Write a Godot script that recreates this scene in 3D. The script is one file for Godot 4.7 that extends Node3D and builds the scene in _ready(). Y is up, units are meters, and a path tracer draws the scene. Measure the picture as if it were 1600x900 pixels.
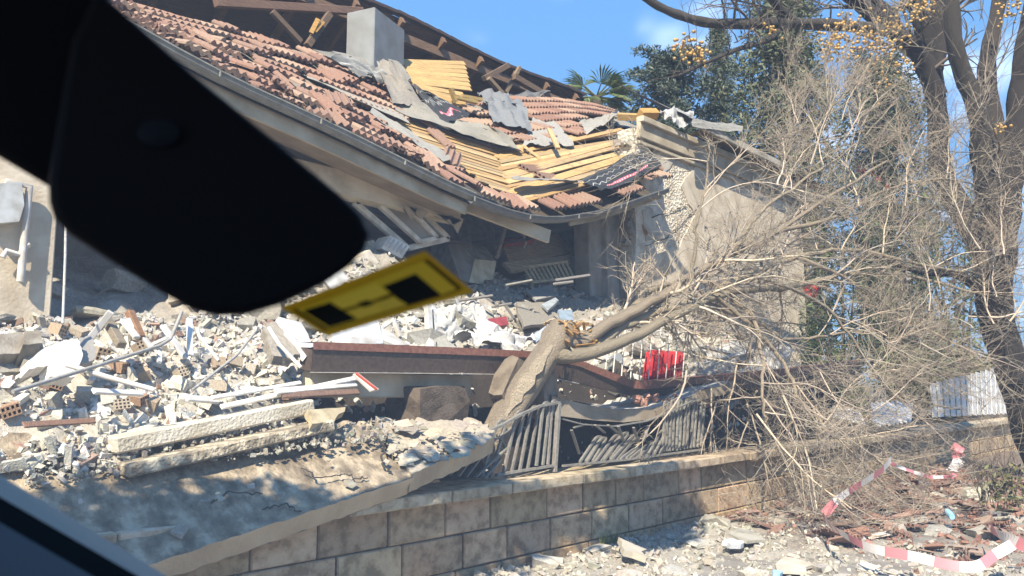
extends Node3D
# A collapsed tiled house behind a stone garden wall, seen from inside a parked car: fallen roof, rubble, a snapped tree.

const EYE := Vector3(0, 1.6, 0)
const PITCH := 0.11942893
const YAW := -0.80285146
var rng := RandomNumberGenerator.new()
var noise := FastNoiseLite.new()
var M := {}
var cam_basis: Basis
var roof_cells := []
var named := {}
var tags := []          # things whose label may need telling apart by place

# ------------------------------------------------------------------ measuring: a sight line met with a real plane
func ray(px, py) -> Vector3:
	return cam_basis * Vector3((px - 800.0) / 1250.0, (450.0 - py) / 1250.0, -1.0)
func oz(px, py, z) -> Vector3:
	var d := ray(px, py)
	return EYE + d * (z / d.z)
func oy(px, py, y) -> Vector3:
	var d := ray(px, py)
	return EYE + d * ((y - EYE.y) / d.y)
func od(px, py, depth) -> Vector3:
	return EYE + ray(px, py) * depth
func pj(p: Vector3) -> Vector2:
	var q := cam_basis.inverse() * (p - EYE)
	return Vector2(800.0 + 1250.0 * q.x / -q.z, 450.0 - 1250.0 * q.y / -q.z)
func lerp_list(a: Array, x: float) -> float:
	if x <= a[0][0]: return a[0][1]
	for i in a.size() - 1:
		if x <= a[i + 1][0]:
			var t: float = (x - a[i][0]) / (a[i + 1][0] - a[i][0])
			return lerpf(a[i][1], a[i + 1][1], t)
	return a[-1][1]
func inside(p: Vector2, poly: Array) -> bool:
	return Geometry2D.is_point_in_polygon(p, PackedVector2Array(poly))
func rf(a, b) -> float: return rng.randf_range(a, b)
func n3(p: Vector3, f := 1.0) -> float: return noise.get_noise_3dv(p * f)

# ------------------------------------------------------------------ mesh builder
class MB:
	var v := PackedVector3Array()
	var n := PackedVector3Array()
	var c := PackedColorArray()
	var uv := PackedVector2Array()
	var col := Color(1, 1, 1)
	func tri3(a: Vector3, b: Vector3, d: Vector3, na: Vector3, nb: Vector3, nd: Vector3, ua := Vector2.ZERO, ub := Vector2.ZERO, ud := Vector2.ZERO) -> void:
		if (b - a).cross(d - a).dot(na + nb + nd) > 0.0:
			v.append_array([a, d, b]); n.append_array([na, nd, nb]); uv.append_array([ua, ud, ub])
		else:
			v.append_array([a, b, d]); n.append_array([na, nb, nd]); uv.append_array([ua, ub, ud])
		c.append_array([col, col, col])
	func tri(a: Vector3, b: Vector3, d: Vector3, out: Vector3) -> void:   # flat; out: any direction on the outer side
		var g := (b - a).cross(d - a)
		if g.length_squared() < 1e-16: return
		g = g.normalized()
		if g.dot(out) < 0.0: g = -g
		tri3(a, b, d, g, g, g)
	func quad(a: Vector3, b: Vector3, d: Vector3, e: Vector3, out: Vector3) -> void:
		tri(a, b, d, out); tri(a, d, e, out)
	func uquad(a: Vector3, b: Vector3, d: Vector3, e: Vector3, out: Vector3) -> void:  # a..e = uv 00,10,11,01
		var g := (b - a).cross(d - a).normalized()
		if g.dot(out) < 0.0: g = -g
		tri3(a, b, d, g, g, g, Vector2(0, 0), Vector2(1, 0), Vector2(1, 1))
		tri3(a, d, e, g, g, g, Vector2(0, 0), Vector2(1, 1), Vector2(0, 1))
	func box(t: Transform3D, s: Vector3, bev := 0.0) -> void:
		var h := s * 0.5
		bev = minf(bev, minf(h.x, minf(h.y, h.z)) * 0.6)
		for ax in 3:
			var u := (ax + 1) % 3
			var w := (ax + 2) % 3
			for sg in [-1.0, 1.0]:
				var q := []
				for k in [[-1, -1], [1, -1], [1, 1], [-1, 1]]:
					var p := Vector3.ZERO
					p[ax] = sg * h[ax]; p[u] = k[0] * (h[u] - bev); p[w] = k[1] * (h[w] - bev)
					q.append(t * p)
				var o := Vector3.ZERO
				o[ax] = sg
				quad(q[0], q[1], q[2], q[3], t.basis * o)
			if bev > 0.0:
				for su in [-1.0, 1.0]:
					for sw in [-1.0, 1.0]:
						var q := []
						for k in [[1, 0], [1, 1], [-1, 1], [-1, 0]]:
							var p := Vector3.ZERO
							p[ax] = k[0] * (h[ax] - bev)
							p[u] = su * (h[u] - (bev if k[1] == 0 else 0.0)); p[w] = sw * (h[w] - (0.0 if k[1] == 0 else bev))
							q.append(t * p)
						var o := Vector3.ZERO
						o[u] = su; o[w] = sw
						quad(q[0], q[1], q[2], q[3], t.basis * o)
		if bev > 0.0:
			for sx in [-1.0, 1.0]:
				for sy in [-1.0, 1.0]:
					for sz in [-1.0, 1.0]:
						tri(t * Vector3(sx * h.x, sy * (h.y - bev), sz * (h.z - bev)), t * Vector3(sx * (h.x - bev), sy * h.y, sz * (h.z - bev)), t * Vector3(sx * (h.x - bev), sy * (h.y - bev), sz * h.z), t.basis * Vector3(sx, sy, sz))
	func bar(a: Vector3, b: Vector3, w: float, h: float, up := Vector3.UP, bev := 0.0) -> void:
		var x := (b - a)
		var l := x.length()
		if l < 1e-5: return
		x /= l
		if absf(x.dot(up)) > 0.98: up = Vector3(0.3, 0.1, 1).normalized()
		var z := x.cross(up).normalized()
		var y := z.cross(x)
		box(Transform3D(Basis(x, y, z), (a + b) * 0.5), Vector3(l, h, w), bev)
	func tube(pts: Array, rad: Array, sides := 6, cap := true, round_noise := 0.0, seed_ := 0.0) -> void:
		var up := Vector3(0.31, 0.87, 0.38).normalized()
		var rings := []
		var norms := []
		for i in pts.size():
			var d: Vector3 = (pts[mini(i + 1, pts.size() - 1)] - pts[maxi(i - 1, 0)]).normalized()
			if absf(d.dot(up)) > 0.95: up = Vector3(d.y, d.z, d.x)
			var s := d.cross(up).normalized()
			up = s.cross(d).normalized()
			var ring := []
			var nr := []
			for k in sides:
				var a := TAU * k / sides
				var o := s * cos(a) + up * sin(a)
				var m := 1.0 + round_noise * sin(a * 3.0 + seed_ + i * 0.6) + round_noise * 0.6 * sin(a * 5.0 + seed_ * 2.0 - i * 0.9)
				ring.append(pts[i] + o * rad[i] * m); nr.append(o)
			rings.append(ring); norms.append(nr)
		for i in pts.size() - 1:
			for k in sides:
				var k2 := (k + 1) % sides
				tri3(rings[i][k], rings[i][k2], rings[i + 1][k2], norms[i][k], norms[i][k2], norms[i + 1][k2])
				tri3(rings[i][k], rings[i + 1][k2], rings[i + 1][k], norms[i][k], norms[i + 1][k2], norms[i + 1][k])
		if cap:
			for e in [0, pts.size() - 1]:
				var o: Vector3 = (pts[0] - pts[1]) if e == 0 else (pts[e] - pts[e - 1])
				for k in sides:
					tri(pts[e], rings[e][k], rings[e][(k + 1) % sides], o)
	func chunk(t: Transform3D, s: Vector3, r: RandomNumberGenerator, jit := 0.25) -> void:   # broken lump: a cube of 26 points pulled about
		var p := {}
		for x in 3:
			for y in 3:
				for z in 3:
					var q := Vector3(x - 1, y - 1, z - 1)
					var m := q.abs().x + q.abs().y + q.abs().z
					var k := 0.92 if m == 3 else 1.0
					p[x * 9 + y * 3 + z] = t * (q * s * 0.5 * k * (1.0 + r.randf_range(-jit, jit)) + Vector3(r.randf_range(-jit, jit), r.randf_range(-jit, jit), r.randf_range(-jit, jit)) * s * 0.22)
		var mid := t.origin
		for ax in 3:
			for sd in [0, 2]:
				for a in 2:
					for b in 2:
						var id := func(i, j):
							var w := [0, 0, 0]
							w[ax] = sd; w[(ax + 1) % 3] = i; w[(ax + 2) % 3] = j
							return p[w[0] * 9 + w[1] * 3 + w[2]]
						var A: Vector3 = id.call(a, b)
						var B: Vector3 = id.call(a + 1, b)
						var C: Vector3 = id.call(a + 1, b + 1)
						var D: Vector3 = id.call(a, b + 1)
						if r.randf() < 0.5:
							tri(A, B, C, (A + B + C) / 3.0 - mid); tri(A, C, D, (A + C + D) / 3.0 - mid)
						else:
							tri(A, B, D, (A + B + D) / 3.0 - mid); tri(B, C, D, (B + C + D) / 3.0 - mid)
	func chip(t: Transform3D, s: Vector3, r: RandomNumberGenerator) -> void:   # small splinter, 8 to 12 faces
		var p := []
		for i in 8:
			p.append(t * (Vector3((i & 1) * 2 - 1, (i >> 1 & 1) * 2 - 1, (i >> 2 & 1) * 2 - 1) * 0.5 * s * Vector3(r.randf_range(0.5, 1.1), r.randf_range(0.5, 1.1), r.randf_range(0.5, 1.1))))
		for f in [[0, 1, 3, 2], [4, 5, 7, 6], [0, 1, 5, 4], [2, 3, 7, 6], [0, 2, 6, 4], [1, 3, 7, 5]]:
			quad(p[f[0]], p[f[1]], p[f[2]], p[f[3]], (p[f[0]] + p[f[2]]) * 0.5 - t.origin)
	func slab(poly: Array, t: Transform3D, h: float) -> void:   # polygon in local x,z extruded along local y (0 .. h)
		var pk := PackedVector2Array(poly)
		var idx := Geometry2D.triangulate_polygon(pk)
		var mid := Vector2.ZERO
		for q in poly: mid += q / poly.size()
		for i in range(0, idx.size(), 3):
			var a := pk[idx[i]]
			var b := pk[idx[i + 1]]
			var d := pk[idx[i + 2]]
			tri(t * Vector3(a.x, h, a.y), t * Vector3(b.x, h, b.y), t * Vector3(d.x, h, d.y), t.basis.y)
			tri(t * Vector3(a.x, 0, a.y), t * Vector3(b.x, 0, b.y), t * Vector3(d.x, 0, d.y), -t.basis.y)
		var ccw := not Geometry2D.is_polygon_clockwise(pk)
		for i in poly.size():
			var a: Vector2 = poly[i]
			var b: Vector2 = poly[(i + 1) % poly.size()]
			var o := Vector2(b.y - a.y, a.x - b.x)
			if not ccw: o = -o
			quad(t * Vector3(a.x, 0, a.y), t * Vector3(b.x, 0, b.y), t * Vector3(b.x, h, b.y), t * Vector3(a.x, h, a.y), t.basis * Vector3(o.x, 0, o.y))
	func grid(nu: int, nv: int, f: Callable, out: Vector3, colf = null) -> void:   # smooth sheet; f(u, v) in 0..1
		var p := []
		for j in nv + 1:
			for i in nu + 1:
				p.append(f.call(float(i) / nu, float(j) / nv))
		var nn := []
		for j in nv + 1:
			for i in nu + 1:
				var a: Vector3 = p[j * (nu + 1) + mini(i + 1, nu)] - p[j * (nu + 1) + maxi(i - 1, 0)]
				var b: Vector3 = p[mini(j + 1, nv) * (nu + 1) + i] - p[maxi(j - 1, 0) * (nu + 1) + i]
				var g := a.cross(b).normalized()
				nn.append(g)
		var flip := 0.0
		for g in nn: flip += signf(g.dot(out))
		if flip < 0.0:
			for i in nn.size(): nn[i] = -nn[i]
		for j in nv:
			for i in nu:
				var a := j * (nu + 1) + i
				var b := a + 1
				var d := b + nu + 1
				var e := a + nu + 1
				var U := func(i_, j_): return Vector2(float(i_) / nu, float(j_) / nv)
				if colf != null: col = colf.call((i + 0.5) / nu, (j + 0.5) / nv)
				tri3(p[a], p[b], p[d], nn[a], nn[b], nn[d], U.call(i, j), U.call(i + 1, j), U.call(i + 1, j + 1))
				tri3(p[a], p[d], p[e], nn[a], nn[d], nn[e], U.call(i, j), U.call(i + 1, j + 1), U.call(i, j + 1))
	func append(o: MB, t: Transform3D) -> void:
		for i in o.v.size():
			v.append(t * o.v[i]); n.append((t.basis * o.n[i]).normalized())
		uv.append_array(o.uv)
		for i in o.c.size(): c.append(o.c[i] * col)
	func mesh() -> ArrayMesh:
		var a := []
		a.resize(Mesh.ARRAY_MAX)
		a[Mesh.ARRAY_VERTEX] = v; a[Mesh.ARRAY_NORMAL] = n; a[Mesh.ARRAY_COLOR] = c; a[Mesh.ARRAY_TEX_UV] = uv
		var m := ArrayMesh.new()
		m.add_surface_from_arrays(Mesh.PRIMITIVE_TRIANGLES, a)
		return m

func mb(col := Color(1, 1, 1)) -> MB:
	var b := MB.new()
	b.col = col
	return b
func turned(e: Vector3, at := Vector3.ZERO) -> Transform3D: return Transform3D(Basis.from_euler(e), at)
func rnd_basis() -> Basis: return Basis.from_euler(Vector3(rf(-PI, PI), rf(-PI, PI), rf(-PI, PI)))
func tone(a: Color, k := 0.12) -> Color:
	var m := 1.0 + rf(-k, k)
	return Color(a.r * m * (1.0 + rf(-k, k) * 0.25), a.g * m, a.b * m * (1.0 + rf(-k, k) * 0.3))

# ------------------------------------------------------------------ naming
func numbered(called: String) -> String:
	named[called] = named.get(called, -1) + 1
	return called if named[called] == 0 else "%s_%03d" % [called, named[called]]
func tag(o: Node3D, label: String, category: String, group := "", kind := "") -> Node3D:
	if label: o.set_meta("label", label)
	if category: o.set_meta("category", category)
	if group: o.set_meta("group", group)
	if kind: o.set_meta("kind", kind)
	if label and not kind: tags.append(o)
	return o
func thing(called: String, label: String, category: String, at := Vector3.ZERO, group := "") -> Node3D:
	var o := Node3D.new()
	o.name = numbered(called)
	add_child(o)
	o.position = at
	return tag(o, label, category, group)
func put(called: String, m, mat: Material, parent: Node3D = null) -> MeshInstance3D:   # one named mesh; at top level it still needs tag()
	var o := MeshInstance3D.new()
	o.mesh = m.mesh() if m is MB else m
	o.material_override = mat
	if parent == null:
		o.name = numbered(called)
		add_child(o)
	else:
		o.name = called
		parent.add_child(o, true)
	return o
func stuff(o: MeshInstance3D) -> MeshInstance3D:
	o.set_meta("kind", "stuff")
	return o
const ORD := ["first", "second", "third", "fourth", "fifth", "sixth", "seventh", "eighth", "ninth", "tenth", "eleventh", "twelfth", "thirteenth", "fourteenth", "fifteenth", "sixteenth", "seventeenth", "eighteenth", "nineteenth", "twentieth", "twenty-first", "twenty-second", "twenty-third", "twenty-fourth"]
func tell_apart() -> void:   # labels that would read alike say which one by its place in its row
	var by := {}
	for o in tags:
		var l: String = o.get_meta("label")
		if not by.has(l): by[l] = []
		by[l].append(o)
	for l in by:
		if by[l].size() < 2 or by[l].size() > 24: continue
		var at := {}
		for o in by[l]:
			var p: Vector3 = o.position
			if o is MeshInstance3D and p == Vector3.ZERO: p = (o as MeshInstance3D).get_aabb().get_center()
			at[o] = pj(p).x
		by[l].sort_custom(func(a, b): return at[a] < at[b])
		for i in by[l].size():
			by[l][i].set_meta("label", "%s, %s from left" % [l, ORD[mini(i, 23)]])

# ------------------------------------------------------------------ materials
func ntex(freq: float, octaves: int, lo: float, hi: float, size := 256, kind := FastNoiseLite.TYPE_SIMPLEX_SMOOTH, seed_ := 1, mid := 0.5) -> NoiseTexture2D:
	var t := NoiseTexture2D.new()
	t.width = size; t.height = size; t.seamless = true
	var f := FastNoiseLite.new()
	f.noise_type = kind; f.frequency = freq; f.fractal_octaves = octaves; f.seed = seed_
	if octaves > 6: f.fractal_gain = 0.62
	t.noise = f
	var g := Gradient.new()
	g.set_color(0, Color(lo, lo, lo)); g.set_color(1, Color(hi, hi, hi))
	g.add_point(mid, Color((lo + hi) * 0.5, (lo + hi) * 0.5, (lo + hi) * 0.5))
	t.color_ramp = g
	return t
func ctex(freq: float, octaves: int, stops: Array, size := 256, seed_ := 1) -> NoiseTexture2D:
	var t := ntex(freq, octaves, 0, 1, size, FastNoiseLite.TYPE_SIMPLEX_SMOOTH, seed_)
	var g := Gradient.new()
	g.set_color(0, stops[0][1]); g.set_offset(0, stops[0][0]); g.set_color(1, stops[-1][1]); g.set_offset(1, stops[-1][0])
	for i in range(1, stops.size() - 1): g.add_point(stops[i][0], stops[i][1])
	t.color_ramp = g
	return t
func mat(called: String, tex: Texture2D, scale: Vector3, rough := 0.9, bump: Texture2D = null, depth := 0.0, world := false) -> StandardMaterial3D:
	var m := StandardMaterial3D.new()
	m.resource_name = called
	m.vertex_color_use_as_albedo = true
	m.albedo_texture = tex
	m.roughness = rough
	m.uv1_triplanar = true
	m.uv1_world_triplanar = world
	m.uv1_scale = scale
	if bump:
		m.heightmap_enabled = true; m.heightmap_texture = bump; m.heightmap_scale = depth
	M[called] = m
	return m
func materials() -> void:
	var grain := ntex(0.035, 5, 0.72, 1.0, 512, FastNoiseLite.TYPE_SIMPLEX_SMOOTH, 3)
	var fine := ntex(0.11, 7, 0.0, 1.0, 512, FastNoiseLite.TYPE_SIMPLEX_SMOOTH, 7)
	var streak := ntex(0.03, 4, 0.66, 1.0, 256, FastNoiseLite.TYPE_SIMPLEX_SMOOTH, 11)
	var lumps := ntex(0.05, 3, 0.0, 1.0, 512, FastNoiseLite.TYPE_CELLULAR, 5)
	var soot := ctex(0.02, 8, [[0.2, Color(0.50, 0.47, 0.44)], [0.40, Color(0.66, 0.63, 0.59)], [0.56, Color(0.80, 0.77, 0.72)], [0.66, Color(0.95, 0.92, 0.87)], [0.85, Color(1, 0.98, 0.94)]], 512, 21)
	var patch := ctex(0.008, 6, [[0.2, Color(0.86, 0.84, 0.81)], [0.5, Color(0.94, 0.93, 0.915)], [0.8, Color(1, 1, 1)]], 512, 31)
	mat("concrete", patch, Vector3.ONE * 0.6, 0.92, fine, 0.8, true)
	mat("dirty_concrete", soot, Vector3(0.55, 0.55, 0.55), 0.95, fine, 1.2, true)
	var stain := ctex(0.015, 7, [[0.25, Color(0.74, 0.71, 0.67)], [0.45, Color(0.89, 0.87, 0.84)], [0.6, Color(0.96, 0.95, 0.93)], [0.8, Color(1, 1, 1)]], 512, 53)
	mat("stone", stain, Vector3.ONE * 0.7, 0.9, fine, 0.5, true)
	mat("rough_stucco", patch, Vector3.ONE * 0.8, 0.95, lumps, 3.0, true)
	mat("plaster", patch, Vector3.ONE * 0.5, 0.9, fine, 0.25, true)
	mat("rubble", grain, Vector3.ONE * 1.6, 0.95, fine, 0.6)
	mat("clay", grain, Vector3.ONE * 2.2, 0.85, fine, 0.4)
	mat("wood", streak, Vector3(0.5, 6.0, 6.0), 0.75, streak, 0.25)
	mat("felt", grain, Vector3.ONE * 2.0, 0.85, fine, 0.5)
	mat("steel", grain, Vector3.ONE * 1.2, 0.55, fine, 0.1, true)
	mat("paint", patch, Vector3.ONE * 1.5, 0.45, null, 0.0)
	mat("bark", ntex(0.05, 5, 0.70, 1.0, 512, FastNoiseLite.TYPE_SIMPLEX_SMOOTH, 41), Vector3(7, 1.5, 7), 0.95, ntex(0.05, 5, 0, 1, 512, FastNoiseLite.TYPE_SIMPLEX_SMOOTH, 43), 4.0, true)
	mat("twig", grain, Vector3.ONE * 3.0, 0.9)
	mat("cloth", grain, Vector3.ONE * 3.0, 0.9, fine, 0.4)
	mat("earth", patch, Vector3.ONE * 0.5, 1.0, fine, 2.0, true)
	mat("asphalt", grain, Vector3.ONE * 1.5, 0.9, fine, 0.6, true)
	var leaf := StandardMaterial3D.new()
	leaf.vertex_color_use_as_albedo = true; leaf.roughness = 0.55; leaf.backlight_enabled = true; leaf.backlight = Color(0.35, 0.4, 0.2)
	M.leaf = leaf
	var plastic := StandardMaterial3D.new()
	plastic.vertex_color_use_as_albedo = true; plastic.roughness = 0.4
	M.plastic = plastic
	var black := StandardMaterial3D.new()
	black.albedo_color = Color(0.05, 0.052, 0.06); black.roughness = 0.7
	M.black = black

# ------------------------------------------------------------------ heap of rubble that fills the yard and the ground floor
const HEAP_L := [[-10.5, 3.0], [-9.5, 2.95], [-8.0, 2.5], [-7.0, 2.1], [-6.0, 1.74], [-5.4, 1.5], [-5.0, 1.22], [-4.7, 1.0], [-4.3, 0.8]]
const HEAP_M := [[-10.5, 3.2], [-8.2, 2.85], [-6.3, 2.1], [-5.35, 1.66], [-4.9, 1.5]]
const HEAP_R := [[-10.5, 3.2], [-8.0, 3.0], [-7.0, 2.5], [-6.2, 2.0], [-5.4, 1.62], [-4.9, 1.4]]
func heap(x: float, z: float) -> float:
	var l := lerp_list(HEAP_L, z)
	var m := lerp_list(HEAP_M, z)
	var r := lerp_list(HEAP_R, z)
	var y := lerpf(l, m, smoothstep(2.8, 4.2, x))
	y = lerpf(y, r, smoothstep(8.0, 9.8, x))
	var p := Vector3(x, 0, z)
	y += 0.16 * n3(p, 0.9) + 0.09 * n3(p, 2.6) + 0.05 * n3(p, 7.0)
	y += 0.62 * exp(-(pow(x - 5.1, 2) + pow(z + 7.2, 2)) / 1.1) + 0.42 * exp(-(pow(x - 8.2, 2) + pow(z + 8.0, 2)) / 2.4)
	var zf := lerpf(-4.95, -5.6, smoothstep(1.6, 3.4, x))
	y -= 1.3 * smoothstep(zf, zf + 0.3, z)
	y = lerpf(y, 0.55, smoothstep(13.0, 15.5, x))
	return maxf(y, 0.45)
func heap_normal(x: float, z: float) -> Vector3:
	return Vector3(heap(x - 0.1, z) - heap(x + 0.1, z), 0.2, heap(x, z - 0.1) - heap(x, z + 0.1)).normalized()
func pave(x: float, z: float) -> float:   # debris lying on the pavement
	var p := Vector3(x, 3, z)
	return 0.12 + 0.03 * smoothstep(-3.4, -4.6, z) + 0.05 * n3(p, 0.8) + 0.035 * n3(p, 3.0) + 0.02 * n3(p, 9.0)

# ------------------------------------------------------------------ camera, sky, sun
func look() -> void:
	cam_basis = Basis.from_euler(Vector3(PITCH, YAW, 0))
	var cam := Camera3D.new()
	cam.name = "camera"
	cam.position = EYE
	cam.basis = cam_basis
	var at := CameraAttributesPhysical.new()
	at.frustum_focal_length = 33.333
	at.frustum_focus_distance = 10.0
	at.frustum_near = 0.05
	at.frustum_far = 2000.0
	at.exposure_aperture = 9.0
	cam.attributes = at
	add_child(cam)
	cam.fov = 39.6
	cam.near = 0.05; cam.far = 2000.0
	cam.current = true
	var sun := DirectionalLight3D.new()
	sun.name = "sun"
	sun.light_energy = 1.6
	sun.light_color = Color(1.0, 0.95, 0.86)
	sun.light_angular_distance = 0.5
	sun.shadow_enabled = true
	add_child(sun)
	sun.basis = Basis.looking_at(-Vector3(-0.62, 0.70, 0.34).normalized())
	var sky := ProceduralSkyMaterial.new()
	sky.sky_top_color = Color(0.315, 0.53, 0.765)
	sky.sky_horizon_color = Color(0.50, 0.63, 0.745)
	sky.sky_curve = 0.22
	sky.ground_bottom_color = Color(0.35, 0.32, 0.28)
	sky.ground_horizon_color = Color(0.55, 0.55, 0.55)
	sky.sun_angle_max = 1.0
	sky.sky_cover = cloud_cover()
	var s := Sky.new()
	s.sky_material = sky
	var e := Environment.new()
	e.background_mode = Environment.BG_SKY
	e.sky = s
	e.background_energy_multiplier = 1.0
	e.tonemap_mode = Environment.TONE_MAPPER_LINEAR
	e.tonemap_exposure = 2.08
	e.sdfgi_enabled = true; e.ssao_enabled = true; e.ssil_enabled = true
	var w := WorldEnvironment.new()
	w.name = "world"
	w.environment = e
	add_child(w)

func cloud_cover() -> ImageTexture:   # light fair-weather cloud, the same all round, thicker towards the horizon
	var im := Image.create(768, 384, false, Image.FORMAT_RGBA8)
	var f := FastNoiseLite.new()
	f.noise_type = FastNoiseLite.TYPE_SIMPLEX_SMOOTH
	f.seed = 5; f.frequency = 1.0; f.fractal_octaves = 6
	for y in 192:
		var el := PI * 0.5 - PI * (y + 0.5) / 384.0
		for x in 768:
			var az := TAU * x / 768.0
			var d := Vector3(cos(el) * cos(az), sin(el), cos(el) * sin(az))
			var q := d / (0.30 + d.y) * 2.6
			var k := f.get_noise_3d(q.x, q.y * 1.5, q.z) + 0.12 * (1.0 - d.y)
			var a := smoothstep(0.22, 0.56, k) * 0.8
			im.set_pixel(x, y, Color(0.66, 0.66, 0.68, a))
	return ImageTexture.create_from_image(im)

# ------------------------------------------------------------------ ground, pavement, street
func setting() -> void:
	var g := mb(Color(0.16, 0.14, 0.11))
	g.quad(Vector3(-400, 0, -400), Vector3(400, 0, -400), Vector3(400, 0, 400), Vector3(-400, 0, 400), Vector3.UP)
	put("ground", g, M.earth).set_meta("kind", "structure")
	var r := mb(Color(0.055, 0.055, 0.056))
	r.quad(Vector3(-60, 0.006, -1.45), Vector3(90, 0.006, -1.45), Vector3(90, 0.006, 6.0), Vector3(-60, 0.006, 6.0), Vector3.UP)
	put("road", r, M.asphalt).set_meta("kind", "structure")
	var p := mb(Color(0.27, 0.25, 0.22))
	p.box(Transform3D(Basis(), Vector3(15, 0.03, -3.15)), Vector3(90, 0.16, 3.1))
	var pv := put("pavement", p, M.concrete)
	pv.set_meta("kind", "structure")
	var k := mb(Color(0.34, 0.33, 0.31))
	k.box(Transform3D(Basis(), Vector3(15, 0.04, -1.52)), Vector3(90, 0.19, 0.14), 0.015)
	put("kerb", k, M.concrete, pv)
	var y := mb(Color(0.11, 0.09, 0.065))
	y.grid(60, 30, func(u, v): var q := Vector3(lerpf(-25, 70, u), 0.5, lerpf(-5.05, -70, v * v)); q.y += 0.25 * n3(q, 0.3); return q, Vector3.UP)
	put("garden_ground", y, M.earth).set_meta("kind", "structure")

# ------------------------------------------------------------------ stone garden wall and the bent railing on it
func stone_wall() -> void:
	var w := thing("garden_wall", "low garden wall of squared tan stone blocks under a flat coping", "wall", Vector3(3, 0, -4.77))
	var core := mb(Color(0.13, 0.115, 0.095))
	core.box(Transform3D(Basis(), Vector3(14, 0.34, 0)), Vector3(44, 0.74, 0.29))
	put("core", core, M.stone, w)
	var line := func(y0: float, h: float, depth: float, lo: float, hi: float, from: float, to: float, called: String, c: Color, gap: float):
		var x := from
		while x < to:
			var l := rf(lo, hi)
			var b := mb(tone(c, 0.22))
			b.box(Transform3D(Basis.from_euler(Vector3(rf(-0.012, 0.012), rf(-0.006, 0.006), 0)), Vector3(x + l * 0.5 - 3.0, y0 + h * 0.5, (depth - 0.34) * 0.5 + rf(-0.004, 0.004))), Vector3(l - gap, h - gap, depth), 0.009)
			put(called, b, M.stone, w)
			x += l
	var c := Color(0.48, 0.365, 0.235)
	line.call(0.472, 0.258, 0.34, 0.42, 0.68, -2.0, 27.0, "stone_block", c, 0.012)
	line.call(0.212, 0.26, 0.34, 0.42, 0.68, -2.2, 27.0, "stone_block", c, 0.012)
	line.call(-0.05, 0.262, 0.34, 0.42, 0.68, -2.1, 27.0, "stone_block", c, 0.012)
	line.call(0.733, 0.095, 0.46, 0.6, 0.95, -2.0, 27.0, "coping_stone", Color(0.46, 0.385, 0.285), 0.007)

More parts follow.
